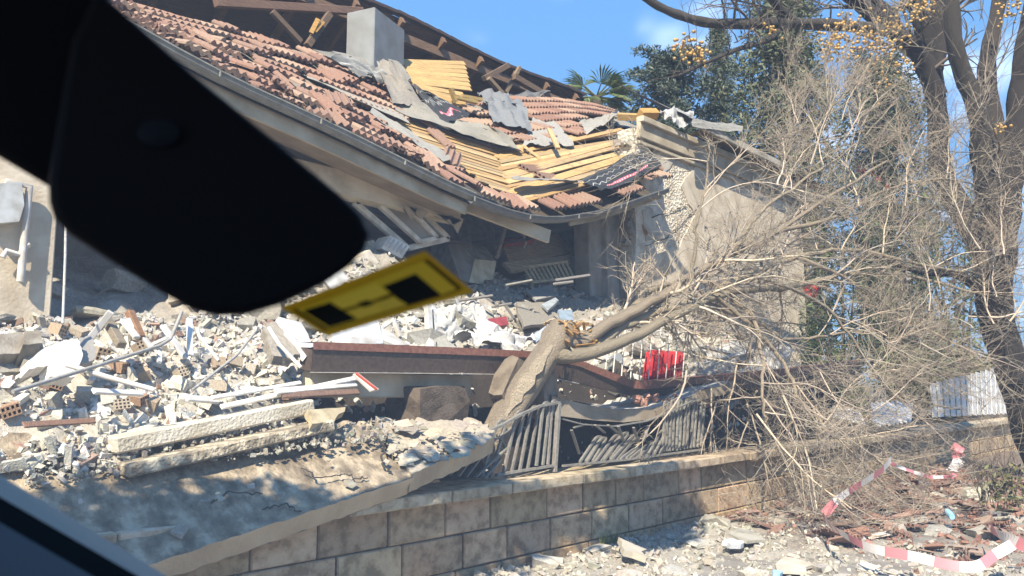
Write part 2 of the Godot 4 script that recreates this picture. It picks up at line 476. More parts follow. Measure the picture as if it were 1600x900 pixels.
func railing() -> void:   # flat-bar hairpins between two rails, crushed under the fallen slab
	var c := Color(0.30, 0.285, 0.25)
	var hair := func(o: Node3D, a: Vector3, b: Vector3, w: Vector3):   # one hairpin: up, over, down
		var pts := [a]
		for k in 7:
			var t := PI * k / 6.0
			pts.append(b + w * (0.5 - 0.5 * cos(t)) + (b - a).normalized() * w.length() * 0.5 * sin(t))
		pts.append(a + w)
		var m := mb(tone(c, 0.1))
		for i in pts.size() - 1:
			m.bar(pts[i], pts[i + 1], 0.022, 0.022, Vector3.BACK)
		put("hairpin_bar", m, M.steel, o)
	var a := thing("railing_panel", "grey steel railing panel with hairpin bars crushed against its post", "railing", oz(790, 735, -4.72), "")
	var rel := func(px, py, z): return oz(px, py, z) - a.position
	for s in [[752, 748, 775, 668, 14, -4.74], [786, 742, 806, 652, 12, -4.72], [812, 735, 829, 645, 12, -4.73], [838, 728, 848, 638, 10, -4.7], [856, 726, 862, 634, 8, -4.72]]:
		hair.call(a, rel.call(s[0], s[1], s[5]), rel.call(s[2], s[3], s[5]), rel.call(s[0] + s[4], s[1] - 1, s[5] - 0.02) - rel.call(s[0], s[1], s[5]))
	var pm := mb(tone(c, 0.05))
	pm.bar(rel.call(866, 738, -4.7), rel.call(873, 630, -4.7), 0.04, 0.04, Vector3.BACK, 0.004)
	put("post", pm, M.steel, a)
	var rl := mb(c)
	var top := [rel.call(758, 676, -4.66), rel.call(785, 664, -4.68), rel.call(815, 647, -4.69), rel.call(845, 634, -4.7), rel.call(874, 629, -4.7)]
	for i in 4: rl.bar(top[i], top[i + 1], 0.035, 0.02)
	put("top_rail", rl, M.steel, a)
	var bl := mb(c)
	bl.bar(rel.call(775, 742, -4.7), rel.call(868, 727, -4.7), 0.035, 0.02)
	put("bottom_rail", bl, M.steel, a)
	for s in [[703, 742, 722, 716], [716, 744, 748, 700], [728, 745, 768, 692], [742, 746, 792, 700], [756, 748, 782, 718], [690, 740, 700, 724], [778, 680, 792, 704], [770, 690, 800, 668]]:
		var m := mb(tone(c, 0.1))
		var z := -4.66 - rf(0.0, 0.12)
		m.bar(rel.call(s[0], s[1], z), rel.call(s[2], s[3], z - 0.05), 0.028, 0.012)
		put("bent_bar", m, M.steel, a)
	var b := thing("railing_panel", "grey steel railing panel folded flat, its hairpin bars leaning over like fallen dominoes", "railing", oz(990, 715, -4.72), "")
	rel = func(px, py, z): return oz(px, py, z) - b.position
	for s in [[906, 722, 930, 686], [917, 722, 938, 688], [930, 722, 958, 684], [944, 719, 972, 680], [955, 719, 986, 684], [970, 717, 992, 700], [985, 716, 1016, 692], [998, 714, 1024, 688], [1012, 712, 1032, 676], [1022, 710, 1038, 680]]:
		hair.call(b, rel.call(s[0], s[1], -4.7), rel.call(s[2], s[3], -4.86), rel.call(s[0] + 9, s[1] - 1, -4.72) - rel.call(s[0], s[1], -4.7))
	for s in [[1036, 706, 1038, 632], [1046, 705, 1049, 630], [1057, 704, 1060, 630], [1068, 702, 1072, 629], [1079, 700, 1084, 632], [1090, 699, 1096, 634]]:
		hair.call(b, rel.call(s[0], s[1], -4.76), rel.call(s[2], s[3], -4.78), rel.call(s[0] + 5, s[1] - 1, -4.76) - rel.call(s[0], s[1], -4.76))
	for s in [[893, 672, 905, 709], [897, 668, 916, 663], [930, 664, 945, 676], [950, 664, 968, 678], [966, 666, 975, 690], [990, 668, 998, 692], [1005, 690, 1012, 668]]:
		var m := mb(tone(c, 0.1))
		m.bar(rel.call(s[0], s[1], -4.7), rel.call(s[2], s[3], -4.78), 0.026, 0.012)
		put("bent_bar", m, M.steel, b)
	var r2 := mb(c)
	var low := [rel.call(880, 728, -4.7), rel.call(980, 718, -4.71), rel.call(1100, 702, -4.74)]
	for i in 2: r2.bar(low[i], low[i + 1], 0.035, 0.018)
	put("bottom_rail", r2, M.steel, b)
	var sag := []
	for q in [[876, 654], [910, 663], [960, 666], [1010, 658], [1050, 642], [1090, 622]]: sag.append(rel.call(q[0], q[1], -4.74))
	var r3 := mb(c)
	for i in 5: r3.bar(sag[i], sag[i + 1], 0.03, 0.012)
	put("sagging_rail", r3, M.steel, b)

# a broken plate given by its upper outline (pixels and depths of where it really lies), its thickness hanging below
func plate(pts: Array, thick: float, m: MB, rough := 0.0, div := 0) -> void:
	var mid := Vector3.ZERO
	for p in pts: mid += p / pts.size()
	var nrm := Vector3.ZERO
	for i in pts.size(): nrm += (pts[i] - mid).cross(pts[(i + 1) % pts.size()] - mid)
	nrm = nrm.normalized()
	if nrm.y < 0: nrm = -nrm
	var edge := []
	for i in pts.size():
		var a: Vector3 = pts[i]
		var b: Vector3 = pts[(i + 1) % pts.size()]
		for k in div + 1:
			var q := a.lerp(b, float(k) / (div + 1))
			if k > 0 and rough > 0.0: q += Vector3(rf(-rough, rough), 0.0, rf(-rough, rough))
			q -= nrm * nrm.dot(q - mid)
			edge.append(q)
	for i in edge.size():
		var a: Vector3 = edge[i]
		var b: Vector3 = edge[(i + 1) % edge.size()]
		m.tri(mid, a, b, nrm)
		var d := nrm * thick
		var ja := nrm.cross(Vector3(rf(-1, 1), 0, rf(-1, 1))) * rough * 0.5
		m.tri(mid - d, a - d, b - d, -nrm)
		m.quad(a, b, b - d, a - d, (a + b) * 0.5 - mid)

func on_slab(px, py) -> Vector3:   # a sight line met with the plane of the near slab
	var a := oz(-150, 1010, -4.3)
	var nrm := (oz(640, 748, -4.36) - a).cross(oz(-60, 690, -5.2) - a).normalized()
	var d := ray(px, py)
	return EYE + d * ((a - EYE).dot(nrm) / d.dot(nrm))

# ------------------------------------------------------------------ concrete thrown down on the wall
func slabs() -> void:
	# near slab: a grid so that its face is uneven, its front edge a clean band
	var mk := func(called: String, label: String, a: Vector3, b: Vector3, d: Vector3, e: Vector3, th: float, c: Color, edge: Color, nu: int, nv: int, amp: float, jag: float, m: Material):
		# a-b front top edge, e-d back top edge
		var o := thing(called, label, "concrete slab", (a + b) * 0.5 - Vector3(0, th, 0))
		var t := mb(c)
		var org: Vector3 = o.position
		var up := (b - a).cross(e - a).normalized()
		if up.y < 0: up = -up
		var f := func(u, v):
			var q: Vector3 = a.lerp(b, u).lerp(e.lerp(d, u), v)
			q += up * (amp * n3(q, 2.5) + amp * 0.5 * n3(q, 9.0)) * smoothstep(0.0, 0.12, v)
			if v >= 1.0: q += (e - a).normalized() * jag * n3(q, 6.0)
			if u >= 1.0: q += (b - a).normalized() * jag * n3(q, 5.0)
			if u > 0.0 and u < 1.0 and v == 0.0: q += up * 0.012 * n3(q, 14.0) - (e - a).normalized() * 0.01 * n3(q + Vector3(5, 0, 0), 11.0)
			return q - org
		t.grid(nu, nv, f, up)
		put("broken_top", t, m, o)
		var s := mb(edge)
		for i in nu:
			var p: Vector3 = f.call(float(i) / nu, 0.0)
			var q: Vector3 = f.call(float(i + 1) / nu, 0.0)
			s.quad(p, q, q - up * th * (1.0 + 0.08 * n3(q, 3.0)) , p - up * th * (1.0 + 0.08 * n3(p, 3.0)), a - e)
		put("front_edge", s, M.concrete, o)
		var r := mb(c)
		for i in nv:
			var p: Vector3 = f.call(1.0, float(i) / nv)
			var q: Vector3 = f.call(1.0, float(i + 1) / nv)
			r.quad(p, q, q - up * th - (b - a).normalized() * rf(-0.04, 0.05), p - up * th - (b - a).normalized() * rf(-0.04, 0.05), b - a)
			p = f.call(0.0, float(i) / nv); q = f.call(0.0, float(i + 1) / nv)
			r.quad(p, q, q - up * th, p - up * th, a - b)
		r.quad(a - org - up * th, b - org - up * th, d - org - up * th, e - org - up * th, -up)
		for i in nu:
			var p: Vector3 = f.call(float(i) / nu, 1.0)
			var q: Vector3 = f.call(float(i + 1) / nu, 1.0)
			r.quad(p, q, q - up * th, p - up * th, e - a)
		put("broken_side", r, M.rubble, o)
		return o
	var first_slab: Node3D = mk.call("fallen_slab", "long soot-stained concrete slab lying across the stone wall coping", oz(-150, 1010, -4.3), oz(640, 748, -4.36), oz(585, 662, -5.0), oz(-60, 690, -5.2), 0.17, Color(0.46, 0.405, 0.325), Color(0.54, 0.46, 0.345), 60, 20, 0.016, 0.12, M.dirty_concrete)
	mk.call("fallen_slab", "short cracked concrete slab with broken white end beside the bent railing", oz(643, 741, -4.36), oz(772, 683, -4.42), oz(752, 655, -5.0), oz(588, 655, -5.0), 0.15, Color(0.56, 0.48, 0.37), Color(0.48, 0.40, 0.29), 24, 14, 0.035, 0.08, M.rubble)
	var ctr := on_slab(500, 740)
	var ck := mb(Color(0.07, 0.06, 0.05))
	for line in [[[585, 680], [600, 700], [596, 722], [612, 744]], [[470, 735], [500, 750], [540, 745], [575, 752]], [[410, 800], [445, 792], [470, 806]], [[330, 790], [360, 772], [410, 776]]]:
		var prev := on_slab(line[0][0], line[0][1]) + Vector3(0, 0.014, 0)
		for i in range(1, line.size()):
			for k in 7:
				var q := on_slab(lerpf(line[i - 1][0], line[i][0], (k + 1) / 7.0) + rf(-4, 4), lerpf(line[i - 1][1], line[i][1], (k + 1) / 7.0) + rf(-3, 3)) + Vector3(0, 0.014, 0)
				ck.bar(prev - ctr, q - ctr, rf(0.003, 0.016), 0.006)
				prev = q
	var co := stuff(put("slab_cracks", ck, M.rubble, first_slab))
	co.position = ctr - first_slab.position
	# the clean parapet lengths lying on top
	var par := func(label: String, a: Vector3, b: Vector3, w: float, h: float, c: Color):
		var m := mb(c)
		m.bar(a, b, w, h, Vector3.UP, 0.012)
		tag(put("parapet_beam", m, M.dirty_concrete if w > 0.18 else M.concrete), label, "concrete beam", "concrete lengths lying on the slab")
	par.call("long cream concrete beam resting on the stained slab, upper of two", on_slab(172, 708) + Vector3(0, 0.045, 0), on_slab(482, 647) + Vector3(0, 0.055, 0), 0.17, 0.10, Color(0.62, 0.58, 0.48))
	par.call("cream concrete beam with dirty lower side, nearer of two on the stained slab", on_slab(190, 742) + Vector3(0, 0.025, 0), on_slab(512, 670) + Vector3(0, 0.03, 0), 0.19, 0.075, Color(0.66, 0.61, 0.5))
	# sagging slab over the folded railing
	var o := thing("sagging_slab", "sagging concrete balcony edge with white broken top above the folded railing", "concrete slab", oz(970, 660, -4.9))
	var org := o.position
	var lip := [[862, 618, 648], [890, 626, 652], [930, 635, 657], [975, 640, 660], [1020, 638, 655], [1060, 628, 643], [1100, 608, 624], [1150, 596, 612]]
	var top := mb(Color(0.62, 0.59, 0.53))
	var face := mb(Color(0.36, 0.30, 0.22))
	var under := mb(Color(0.3, 0.27, 0.22))
	for i in lip.size() - 1:
		var a := oz(lip[i][0], lip[i][1], -4.85) - org
		var b := oz(lip[i + 1][0], lip[i + 1][1], -4.85) - org
		var al := oz(lip[i][0], lip[i][2], -4.85) - org
		var bl := oz(lip[i + 1][0], lip[i + 1][2], -4.85) - org
		face.quad(a, b, bl, al, Vector3.BACK)
		var back := Vector3(0.0, 0.06, -1.2)
		under.quad(al, bl, bl + back, al + back, Vector3.DOWN)
		for k in 4:
			for h in 3:
				var p := func(t: float, s: float):
					var q := a.lerp(b, t) + back * s
					return q + Vector3(0, 0.07 * n3(q + org, 5.0) + 0.03 * n3(q + org, 14.0), 0.05 * n3(q, 6.0)) * (0.4 + s)
				top.quad(p.call(k / 4.0, h / 3.0), p.call((k + 1) / 4.0, h / 3.0), p.call((k + 1) / 4.0, (h + 1) / 3.0), p.call(k / 4.0, (h + 1) / 3.0), Vector3.UP)
	put("broken_top", top, M.rubble, o)
	put("front_edge", face, M.plaster, o)
	put("underside", under, M.concrete, o)
	# stone lumps behind the trunk, in the shade of the beam
	var lump := func(label: String, at: Vector3, s: Vector3, e: Vector3, c: Color):
		var m := mb(c)
		m.chunk(turned(e), s, rng, 0.07)
		var q := put("masonry_block", m, M.stone)
		q.position = at
		tag(q, label, "masonry block", "masonry blocks under the brown beam")
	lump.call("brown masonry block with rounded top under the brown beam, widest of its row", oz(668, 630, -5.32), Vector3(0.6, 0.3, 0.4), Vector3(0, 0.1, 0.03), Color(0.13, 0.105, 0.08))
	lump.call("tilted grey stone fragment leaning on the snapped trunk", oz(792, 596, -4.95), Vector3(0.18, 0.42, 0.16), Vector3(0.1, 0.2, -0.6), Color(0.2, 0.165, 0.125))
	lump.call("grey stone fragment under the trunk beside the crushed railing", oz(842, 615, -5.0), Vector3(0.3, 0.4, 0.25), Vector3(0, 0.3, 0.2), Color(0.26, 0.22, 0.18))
	var band := mb(Color(0.64, 0.54, 0.39))
	band.bar(oz(478, 600, -5.3), oz(730, 604, -5.32), 0.12, 0.2, Vector3.UP, 0.01)
	tag(put("cornice_fragment", band, M.plaster), "smooth cream cornice length lying under the brown beam", "cornice fragment")

# ------------------------------------------------------------------ brown steel fascia beam, torn off and kinked
func brown_beam() -> void:
	var o := thing("steel_beam", "long red-brown sheet steel beam, kinked in the middle, under the snapped trunk", "steel beam", oz(830, 585, -5.1))
	var org := o.position
	var web := mb(Color(0.125, 0.088, 0.07))  # web darker than the flange: its shade is put into the colour
	var fl := mb(Color(0.30, 0.13, 0.09))
	var lip := mb(Color(0.55, 0.52, 0.47))
	var st := [[488, 534, 546, 580, -5.12], [600, 538, 550, 581, -5.1], [760, 545, 556, 583, -5.08], [850, 550, 560, 586, -5.08], [905, 563, 573, 598, -5.08], [988, 594, 607, 618, -5.1], [1010, 595, 608, 618, -5.1], [1120, 586, 597, 610, -5.12], [1240, 575, 585, 604, -5.15], [1345, 562, 571, 596, -5.2]]
	for i in st.size() - 1:
		var s: Array = st[i]
		var t: Array = st[i + 1]
		var a: Vector3 = oz(s[0], s[2], s[4]) - org
		var b: Vector3 = oz(t[0], t[2], t[4]) - org
		var al: Vector3 = oz(s[0] - 2, s[3], s[4] - 0.03) - org
		var bl: Vector3 = oz(t[0] - 2, t[3], t[4] - 0.03) - org
		var back := Vector3(0, 0.02, -0.16)
		web.quad(a, b, bl, al, Vector3.BACK)
		web.quad(a + back, b + back, bl + back, al + back, Vector3.FORWARD)
		web.quad(al, bl, bl + back, al + back, Vector3.DOWN)
		# raised lip along the top: front strip, top, and the return
		var h: Vector3 = oz(s[0], s[1], s[4]) - org - a + Vector3(0, 0, 0.012)
		var h2: Vector3 = oz(t[0], t[1], t[4]) - org - b + Vector3(0, 0, 0.012)
		fl.quad(a + Vector3(0, 0, 0.012), b + Vector3(0, 0, 0.012), b + h2, a + h, Vector3(0, 0.2, 1))
		fl.quad(a + h, b + h2, b + h2 + Vector3(0, 0.0, -0.18), a + h + Vector3(0, 0.0, -0.18), Vector3.UP)
		fl.quad(a + Vector3(0, 0, 0.012), b + Vector3(0, 0, 0.012), b, a, Vector3.DOWN)
		if i < 4: lip.bar(al + Vector3(0, -0.008, 0.0), bl + Vector3(0, -0.008, 0.0), 0.03, 0.006)
	var s0: Array = st[0]
	var p := oz(s0[0], s0[2], s0[4]) - org
	var q := oz(s0[0] - 2, s0[3], s0[4] - 0.03) - org
	web.quad(p, q, q + Vector3(0, 0.02, -0.16), p + Vector3(0, 0.02, -0.16), Vector3.LEFT)
	put("web", web, M.steel, o)
	put("top_flange", fl, M.steel, o)
	put("pale_trim", lip, M.paint, o)

# ------------------------------------------------------------------ the house
const EAVE := [[0, 4.9], [2.06, 4.59], [2.85, 4.35], [4.14, 4.14], [6.05, 3.76], [7.18, 3.67], [8.46, 3.98], [10.03, 4.57], [11, 4.9], [13, 5.3]]
const TOP := [[0, 6.15], [3.27, 6.19], [4.46, 6.27], [5.69, 6.4], [6.6, 6.4], [7.5, 6.15], [8.5, 6.35], [9.8, 6.72], [11.4, 7.12], [13, 7.35]]
func roof(x: float, v: float) -> Vector3:
	var a := 0.0
	var b := 0.0
	for k in 5:
		a += lerp_list(EAVE, x + (k - 2) * 0.22) * 0.2
		b += lerp_list(TOP, x + (k - 2) * 0.3) * 0.2
	return Vector3(x, lerpf(a, b, v), -6.6 - 3.3 * v)
func roof_frame(x: float, v: float) -> Basis:   # x along the eave, y out of the roof, z down the slope
	var dx := (roof(x + 0.1, v) - roof(x - 0.1, v)).normalized()
	var dz := (roof(x, v - 0.03) - roof(x, v + 0.03)).normalized()
	var y := dz.cross(dx).normalized()
	return Basis(dx, y, dx.cross(y))

func on_roof(px, py, lift := 0.05) -> Vector3:
	if roof_cells.is_empty():
		for i in 132:
			for k in 54:
				var p := roof(i * 0.1, k * 0.02)
				roof_cells.append([pj(p), i * 0.1, k * 0.02])
	var best: Array = roof_cells[0]
	var bd := 1e9
	for c in roof_cells:
		var d: float = c[0].distance_squared_to(Vector2(px, py))
		if d < bd: bd = d; best = c
	return roof(best[1], best[2]) + roof_frame(best[1], best[2]).y * lift

func tile_mesh(c: Color, broken := 0.0) -> MB:   # interlocking clay tile, two rolls, x across, z down the slope
	var m := mb(c)
	var w := 0.248
	var l := 0.40
	var prof := []
	for i in 16:
		var t := i / 15.0
		var ph := fmod(t * 3.0, 1.0)
		var y := 0.034 * pow(maxf(sin(PI * clampf((ph - 0.08) / 0.62, 0, 1)), 0.0), 0.8)
		prof.append(Vector2((t - 0.5) * w, y))
	for i in 15:
		var a: Vector2 = prof[i]
		var b: Vector2 = prof[i + 1]
		var z1 := l * 0.5 - broken * l * (0.3 + 0.5 * absf(sin(i * 1.7)))
		var na := Vector3(-(b.y - a.y), b.x - a.x, 0).normalized()
		m.tri3(Vector3(a.x, a.y, -l / 2), Vector3(b.x, b.y, -l / 2), Vector3(b.x, b.y, z1), na, na, na)
		m.tri3(Vector3(a.x, a.y, -l / 2), Vector3(b.x, b.y, z1), Vector3(a.x, a.y, z1), na, na, na)
		m.quad(Vector3(a.x, a.y, z1), Vector3(b.x, b.y, z1), Vector3(b.x, b.y - 0.046, z1), Vector3(a.x, a.y - 0.046, z1), Vector3.BACK)
	m.quad(Vector3(-w / 2, -0.022, -l / 2), Vector3(w / 2, -0.022, -l / 2), Vector3(w / 2, -0.012, l / 2 * (1.0 - broken)), Vector3(-w / 2, -0.012, l / 2 * (1.0 - broken)), Vector3.DOWN)
	for s in [-1, 1]:
		m.quad(Vector3(s * w / 2, 0.0, -l / 2), Vector3(s * w / 2, 0.0, l / 2 * (1.0 - broken)), Vector3(s * w / 2, -0.02, l / 2 * (1.0 - broken)), Vector3(s * w / 2, -0.02, -l / 2), Vector3(s, 0, 0))
	m.quad(Vector3(-w / 2, 0.0, -l / 2), Vector3(w / 2, 0.0, -l / 2), Vector3(w / 2, -0.02, -l / 2), Vector3(-w / 2, -0.02, -l / 2), Vector3.FORWARD)
	return m

func fallen_roof() -> void:
	var o := thing("fallen_roof", "sagging front roof slope of terracotta tiles over yellow boarding", "roof")
	# deck below everything
	var deck := mb(Color(0.10, 0.075, 0.05))
	deck.grid(60, 16, func(u, v): var x := lerpf(0.3, 13.0, u); return roof(x, lerpf(-0.01 if x < 9.9 else 0.12, 1.0, v)) + Vector3(0, -0.10, 0), Vector3.UP)
	put("roof_deck", deck, M.wood, o)
	var fe := mb(Color(0.36, 0.33, 0.28))
	var fc := func(u, v): var x := lerpf(0.3, 6.3, u); return roof(x, lerpf(0.0, 1.02, v)) + Vector3(0, -0.035 + 0.02 * n3(Vector3(x * 3, v * 9, 0)), 0)
	fe.grid(40, 20, fc, Vector3.UP)
	put("felt_layer", fe, M.felt, o)
	var fe2 := mb(Color(0.36, 0.34, 0.29))
	fe2.grid(30, 8, func(u, v): var x := lerpf(7.9, 13.0, u); return roof(x, lerpf(0.66, 1.0, v)) + Vector3(0, -0.03, 0), Vector3.UP)
	put("felt_layer", fe2, M.felt, o)
	# tiles
	var T1 := [Vector2(-60, -160), Vector2(330, 26), Vector2(470, 66), Vector2(560, 103), Vector2(592, 118), Vector2(618, 150), Vector2(628, 178), Vector2(622, 193), Vector2(560, 166), Vector2(480, 127), Vector2(330, 74), Vector2(200, 18), Vector2(-60, -100)]
	var T2 := [Vector2(-60, -90), Vector2(200, 22), Vector2(330, 80), Vector2(480, 138), Vector2(570, 184), Vector2(635, 218), Vector2(690, 262), Vector2(735, 300), Vector2(500, 196), Vector2(300, 106), Vector2(-60, -60)]
	var T3 := [Vector2(712, 170), Vector2(760, 172), Vector2(800, 205), Vector2(845, 190), Vector2(860, 228), Vector2(815, 234), Vector2(765, 222), Vector2(718, 205)]
	var T4 := [Vector2(786, 164), Vector2(870, 140), Vector2(985, 150), Vector2(970, 178), Vector2(947, 186), Vector2(928, 180), Vector2(877, 199), Vector2(820, 187)]
	var T5 := [Vector2(680, 262), Vector2(760, 302), Vector2(830, 318), Vector2(900, 312), Vector2(935, 306), Vector2(890, 335), Vector2(832, 345), Vector2(770, 325), Vector2(700, 296)]
	var T6 := [Vector2(975, 288), Vector2(1035, 272), Vector2(1035, 298), Vector2(950, 314)]
	var T7 := [Vector2(880, 196), Vector2(900, 196), Vector2(908, 216), Vector2(882, 216)]
	var red := [Color(0.354, 0.207, 0.146), Color(0.391, 0.239, 0.169), Color(0.364, 0.208, 0.147), Color(0.429, 0.282, 0.201), Color(0.347, 0.218, 0.159), Color(0.458, 0.323, 0.233), Color(0.371, 0.238, 0.171), Color(0.308, 0.176, 0.127)]
	var meshes := []
	for c in red: meshes.append(tile_mesh(c).mesh())
	var bro := []
	for c in red: bro.append(tile_mesh(c, 0.55).mesh())
	var all := []
	for j in 12:
		var v := (j + 0.5) * 0.337 / 4.06
		var x := 0.6
		while x < 13.0:
			var p := roof(x, v)
			var q := pj(p)
			var loose := -1.0
			if inside(q, T1): loose = 0.06
			elif inside(q, T2): loose = 0.44
			elif inside(q, T3): loose = 0.12
			elif inside(q, T4) or inside(q, T7): loose = 0.03
			elif inside(q, T5): loose = 0.16
			elif inside(q, T6): loose = 0.3
			if loose >= 0.0 and q.x > 120:
				var hole := noise.get_noise_2d(x * 55.0, j * 60.0)
				if not (hole < -0.42 and loose > 0.05) and not (loose > 0.5 and rf(0, 1) < 0.25):
					var b := roof_frame(x, v)
					b = b * Basis.from_euler(Vector3(-0.125 + rf(-0.03, 0.03), rf(-0.02, 0.02), rf(-0.03, 0.03)))
					var off := b.y * (0.05 + rf(0, 0.012))
					var broken := rf(0, 1) < loose * 0.5
					if rf(0, 1) < loose:
						b = b * Basis.from_euler(Vector3(rf(-0.25, 0.3), rf(-0.5, 0.5), rf(-0.25, 0.25)) * (0.4 + loose * 1.3))
						off += b.y * rf(0.0, 0.07) + b.z * rf(-0.12, 0.12) + b.x * rf(-0.08, 0.08)
					if hole < -0.25 and loose > 0.05: off += b.y * 0.05
					all.append([q.y, Transform3D(b, p + off), broken])
			x += 0.252
	# a few loose tiles on the boards
	for s in [[683, 222, 0.3, 0.2], [905, 255, -0.3, 0.1], [832, 270, 1.45, 0.1], [850, 284, 1.5, 0.3], [893, 205, 0.1, 0.0], [670, 208, 0.8, 0.3], [702, 258, -0.6, 0.4], [1012, 262, 0.9, 0.5]]:
		on_roof(0, 0)
		var best := Vector2.ZERO
		var bd := 1e9
		for cell in roof_cells:
			var d: float = cell[0].distance_squared_to(Vector2(s[0], s[1]))
			if d < bd: bd = d; best = Vector2(cell[1], cell[2])
		var b := roof_frame(best.x, best.y) * Basis.from_euler(Vector3(s[3] * 0.5, s[2], rf(-0.1, 0.1)))
		all.append([999, Transform3D(b, roof(best.x, best.y) + b.y * (0.06 + s[3] * 0.1)), false])
	all.sort_custom(func(a, b): return a[0] > b[0])
	var rest := mb()
	var few := []
	for c in red: few.append(tile_mesh(c))
	for i in all.size():
		var k := rng.randi_range(0, 7)
		if i < 300:
			var t := put("roof_tile", bro[k] if all[i][2] else meshes[k], M.clay, o)
			t.transform = all[i][1]
		else:
			rest.append(few[k], all[i][1])
	if all.size() > 300: stuff(put("far_roof_tiles", rest, M.clay, o))
	# bare boards: two sheets of planking that meet in a kink
	var wood := [Color(0.60, 0.39, 0.165), Color(0.66, 0.44, 0.19), Color(0.54, 0.34, 0.14), Color(0.68, 0.48, 0.235), Color(0.56, 0.39, 0.20)]
	for j in 22:
		var v := 0.07 + j * 0.0265
		var xk := 7.45 + (v - 0.2) * 2.3
		var xl := lerpf(6.9, 6.2, clampf((v - 0.15) / 0.35, 0, 1))
		if v > 0.14 and v < 0.56:
			var m := mb(tone(wood[j % 5], 0.1))
			m.bar(roof(xl + rf(-0.15, 0.1), v) + Vector3(0, 0.0, 0), roof(xk + rf(0, 0.05), v) + Vector3(0, -0.05 + rf(-0.015, 0.015), 0), 0.098, 0.022, roof_frame(7.0, v).y, 0.003)
			put("plank", m, M.wood, o)
		if v < 0.66:
			var xr := lerpf(9.95, 11.2, clampf(v / 0.5, 0, 1)) + rf(-0.2, 0.3)
			var m := mb(tone(wood[(j + 2) % 5], 0.12))
			var lift := 0.0 if v > 0.45 else rf(0.0, 0.22)
			m.bar(roof(xk + rf(-0.04, 0.08), v) + Vector3(0, -0.04 + rf(-0.015, 0.015), 0), roof(xr, v) + Vector3(0, 0.03 + lift + 0.05 * sin(j * 0.9), 0), 0.098, 0.024, roof_frame(9.5, v).y * Basis.from_euler(Vector3(rf(-0.2, 0.2), 0, 0)), 0.003)
			put("plank", m, M.wood, o)
	for s in [[818, 228, 870, 268, 0.07], [858, 202, 872, 232, 0.05], [1000, 238, 1012, 246, 0.08]]:
		var m := mb(wood[3])
		m.bar(oz(s[0], s[1], -8.0), oz(s[2], s[3], -7.55), 0.07, 0.04, Vector3.UP, 0.004)
		put("batten", m, M.wood, o)
	# rafters showing under the deck, eave board, gutter
	for x in [2.2, 3.0, 3.8, 4.6, 5.4, 6.2, 7.0, 7.8, 8.6, 9.4]:
		var m := mb(Color(0.2, 0.13, 0.075))
		m.bar(roof(x, 0.04) + Vector3(0, -0.17, 0), roof(x, 0.7) + Vector3(0, -0.17, 0), 0.06, 0.11)
		put("rafter", m, M.wood, o)
	var gut := func(xs: Array, dy: float, c: Color):
		var g := mb(c)
		var inner := []
		for i in xs.size() - 1:
			var a := roof(xs[i], 0.0) + Vector3(0, dy, 0.07)
			var b := roof(xs[i + 1], 0.0) + Vector3(0, dy, 0.07)
			for k in 6:
				var t0 := PI * k / 6.0
				var t1 := PI * (k + 1) / 6.0
				var p0 := Vector3(0, -sin(t0) * 0.075, cos(t0) * 0.07)
				var p1 := Vector3(0, -sin(t1) * 0.075, cos(t1) * 0.07)
				g.quad(a + p0, b + p0, b + p1, a + p1, p0 + p1)
			g.bar(a + Vector3(0, 0.005, 0.072), b + Vector3(0, 0.005, 0.072), 0.014, 0.014)
			if i % 3 == 0: g.bar(a + Vector3(0, -0.05, 0.075), a + Vector3(0, 0.0, 0.078), 0.012, 0.02)
		put("gutter", g, M.paint, o)
	var xs1 := []
	for i in 16: xs1.append(lerpf(1.0, 6.1, i / 15.0))
	gut.call(xs1, -0.03, Color(0.27, 0.27, 0.24))
	var xs2 := []
	for i in 14: xs2.append(lerpf(6.08, 10.1, i / 13.0))
	gut.call(xs2, -0.07, Color(0.20, 0.20, 0.19))
	var fb := mb(Color(0.58, 0.50, 0.36))
	for i in 15: fb.bar(roof(xs1[i], 0.0) + Vector3(0, -0.17, -0.02), roof(xs1[i + 1], 0.0) + Vector3(0, -0.17, -0.02), 0.03, 0.15)
	put("fascia_board", fb, M.plaster, o)
	var fb2 := mb(Color(0.50, 0.43, 0.30))
	for i in 13:
		if i > 5: fb2.bar(roof(xs2[i], 0.0) + Vector3(0, -0.17, -0.02), roof(xs2[i + 1], 0.0) + Vector3(0, -0.17, -0.02), 0.03, 0.06)
	put("fascia_board", fb2, M.plaster, o)
	var sf := mb(Color(0.33, 0.265, 0.19))
	for i in 15: sf.quad(roof(xs1[i], 0) + Vector3(0, -0.22, -0.03), roof(xs1[i + 1], 0) + Vector3(0, -0.22, -0.03), roof(xs1[i + 1], 0) + Vector3(0, -0.2, -0.42), roof(xs1[i], 0) + Vector3(0, -0.2, -0.42), Vector3.DOWN)
	put("soffit", sf, M.plaster, o)

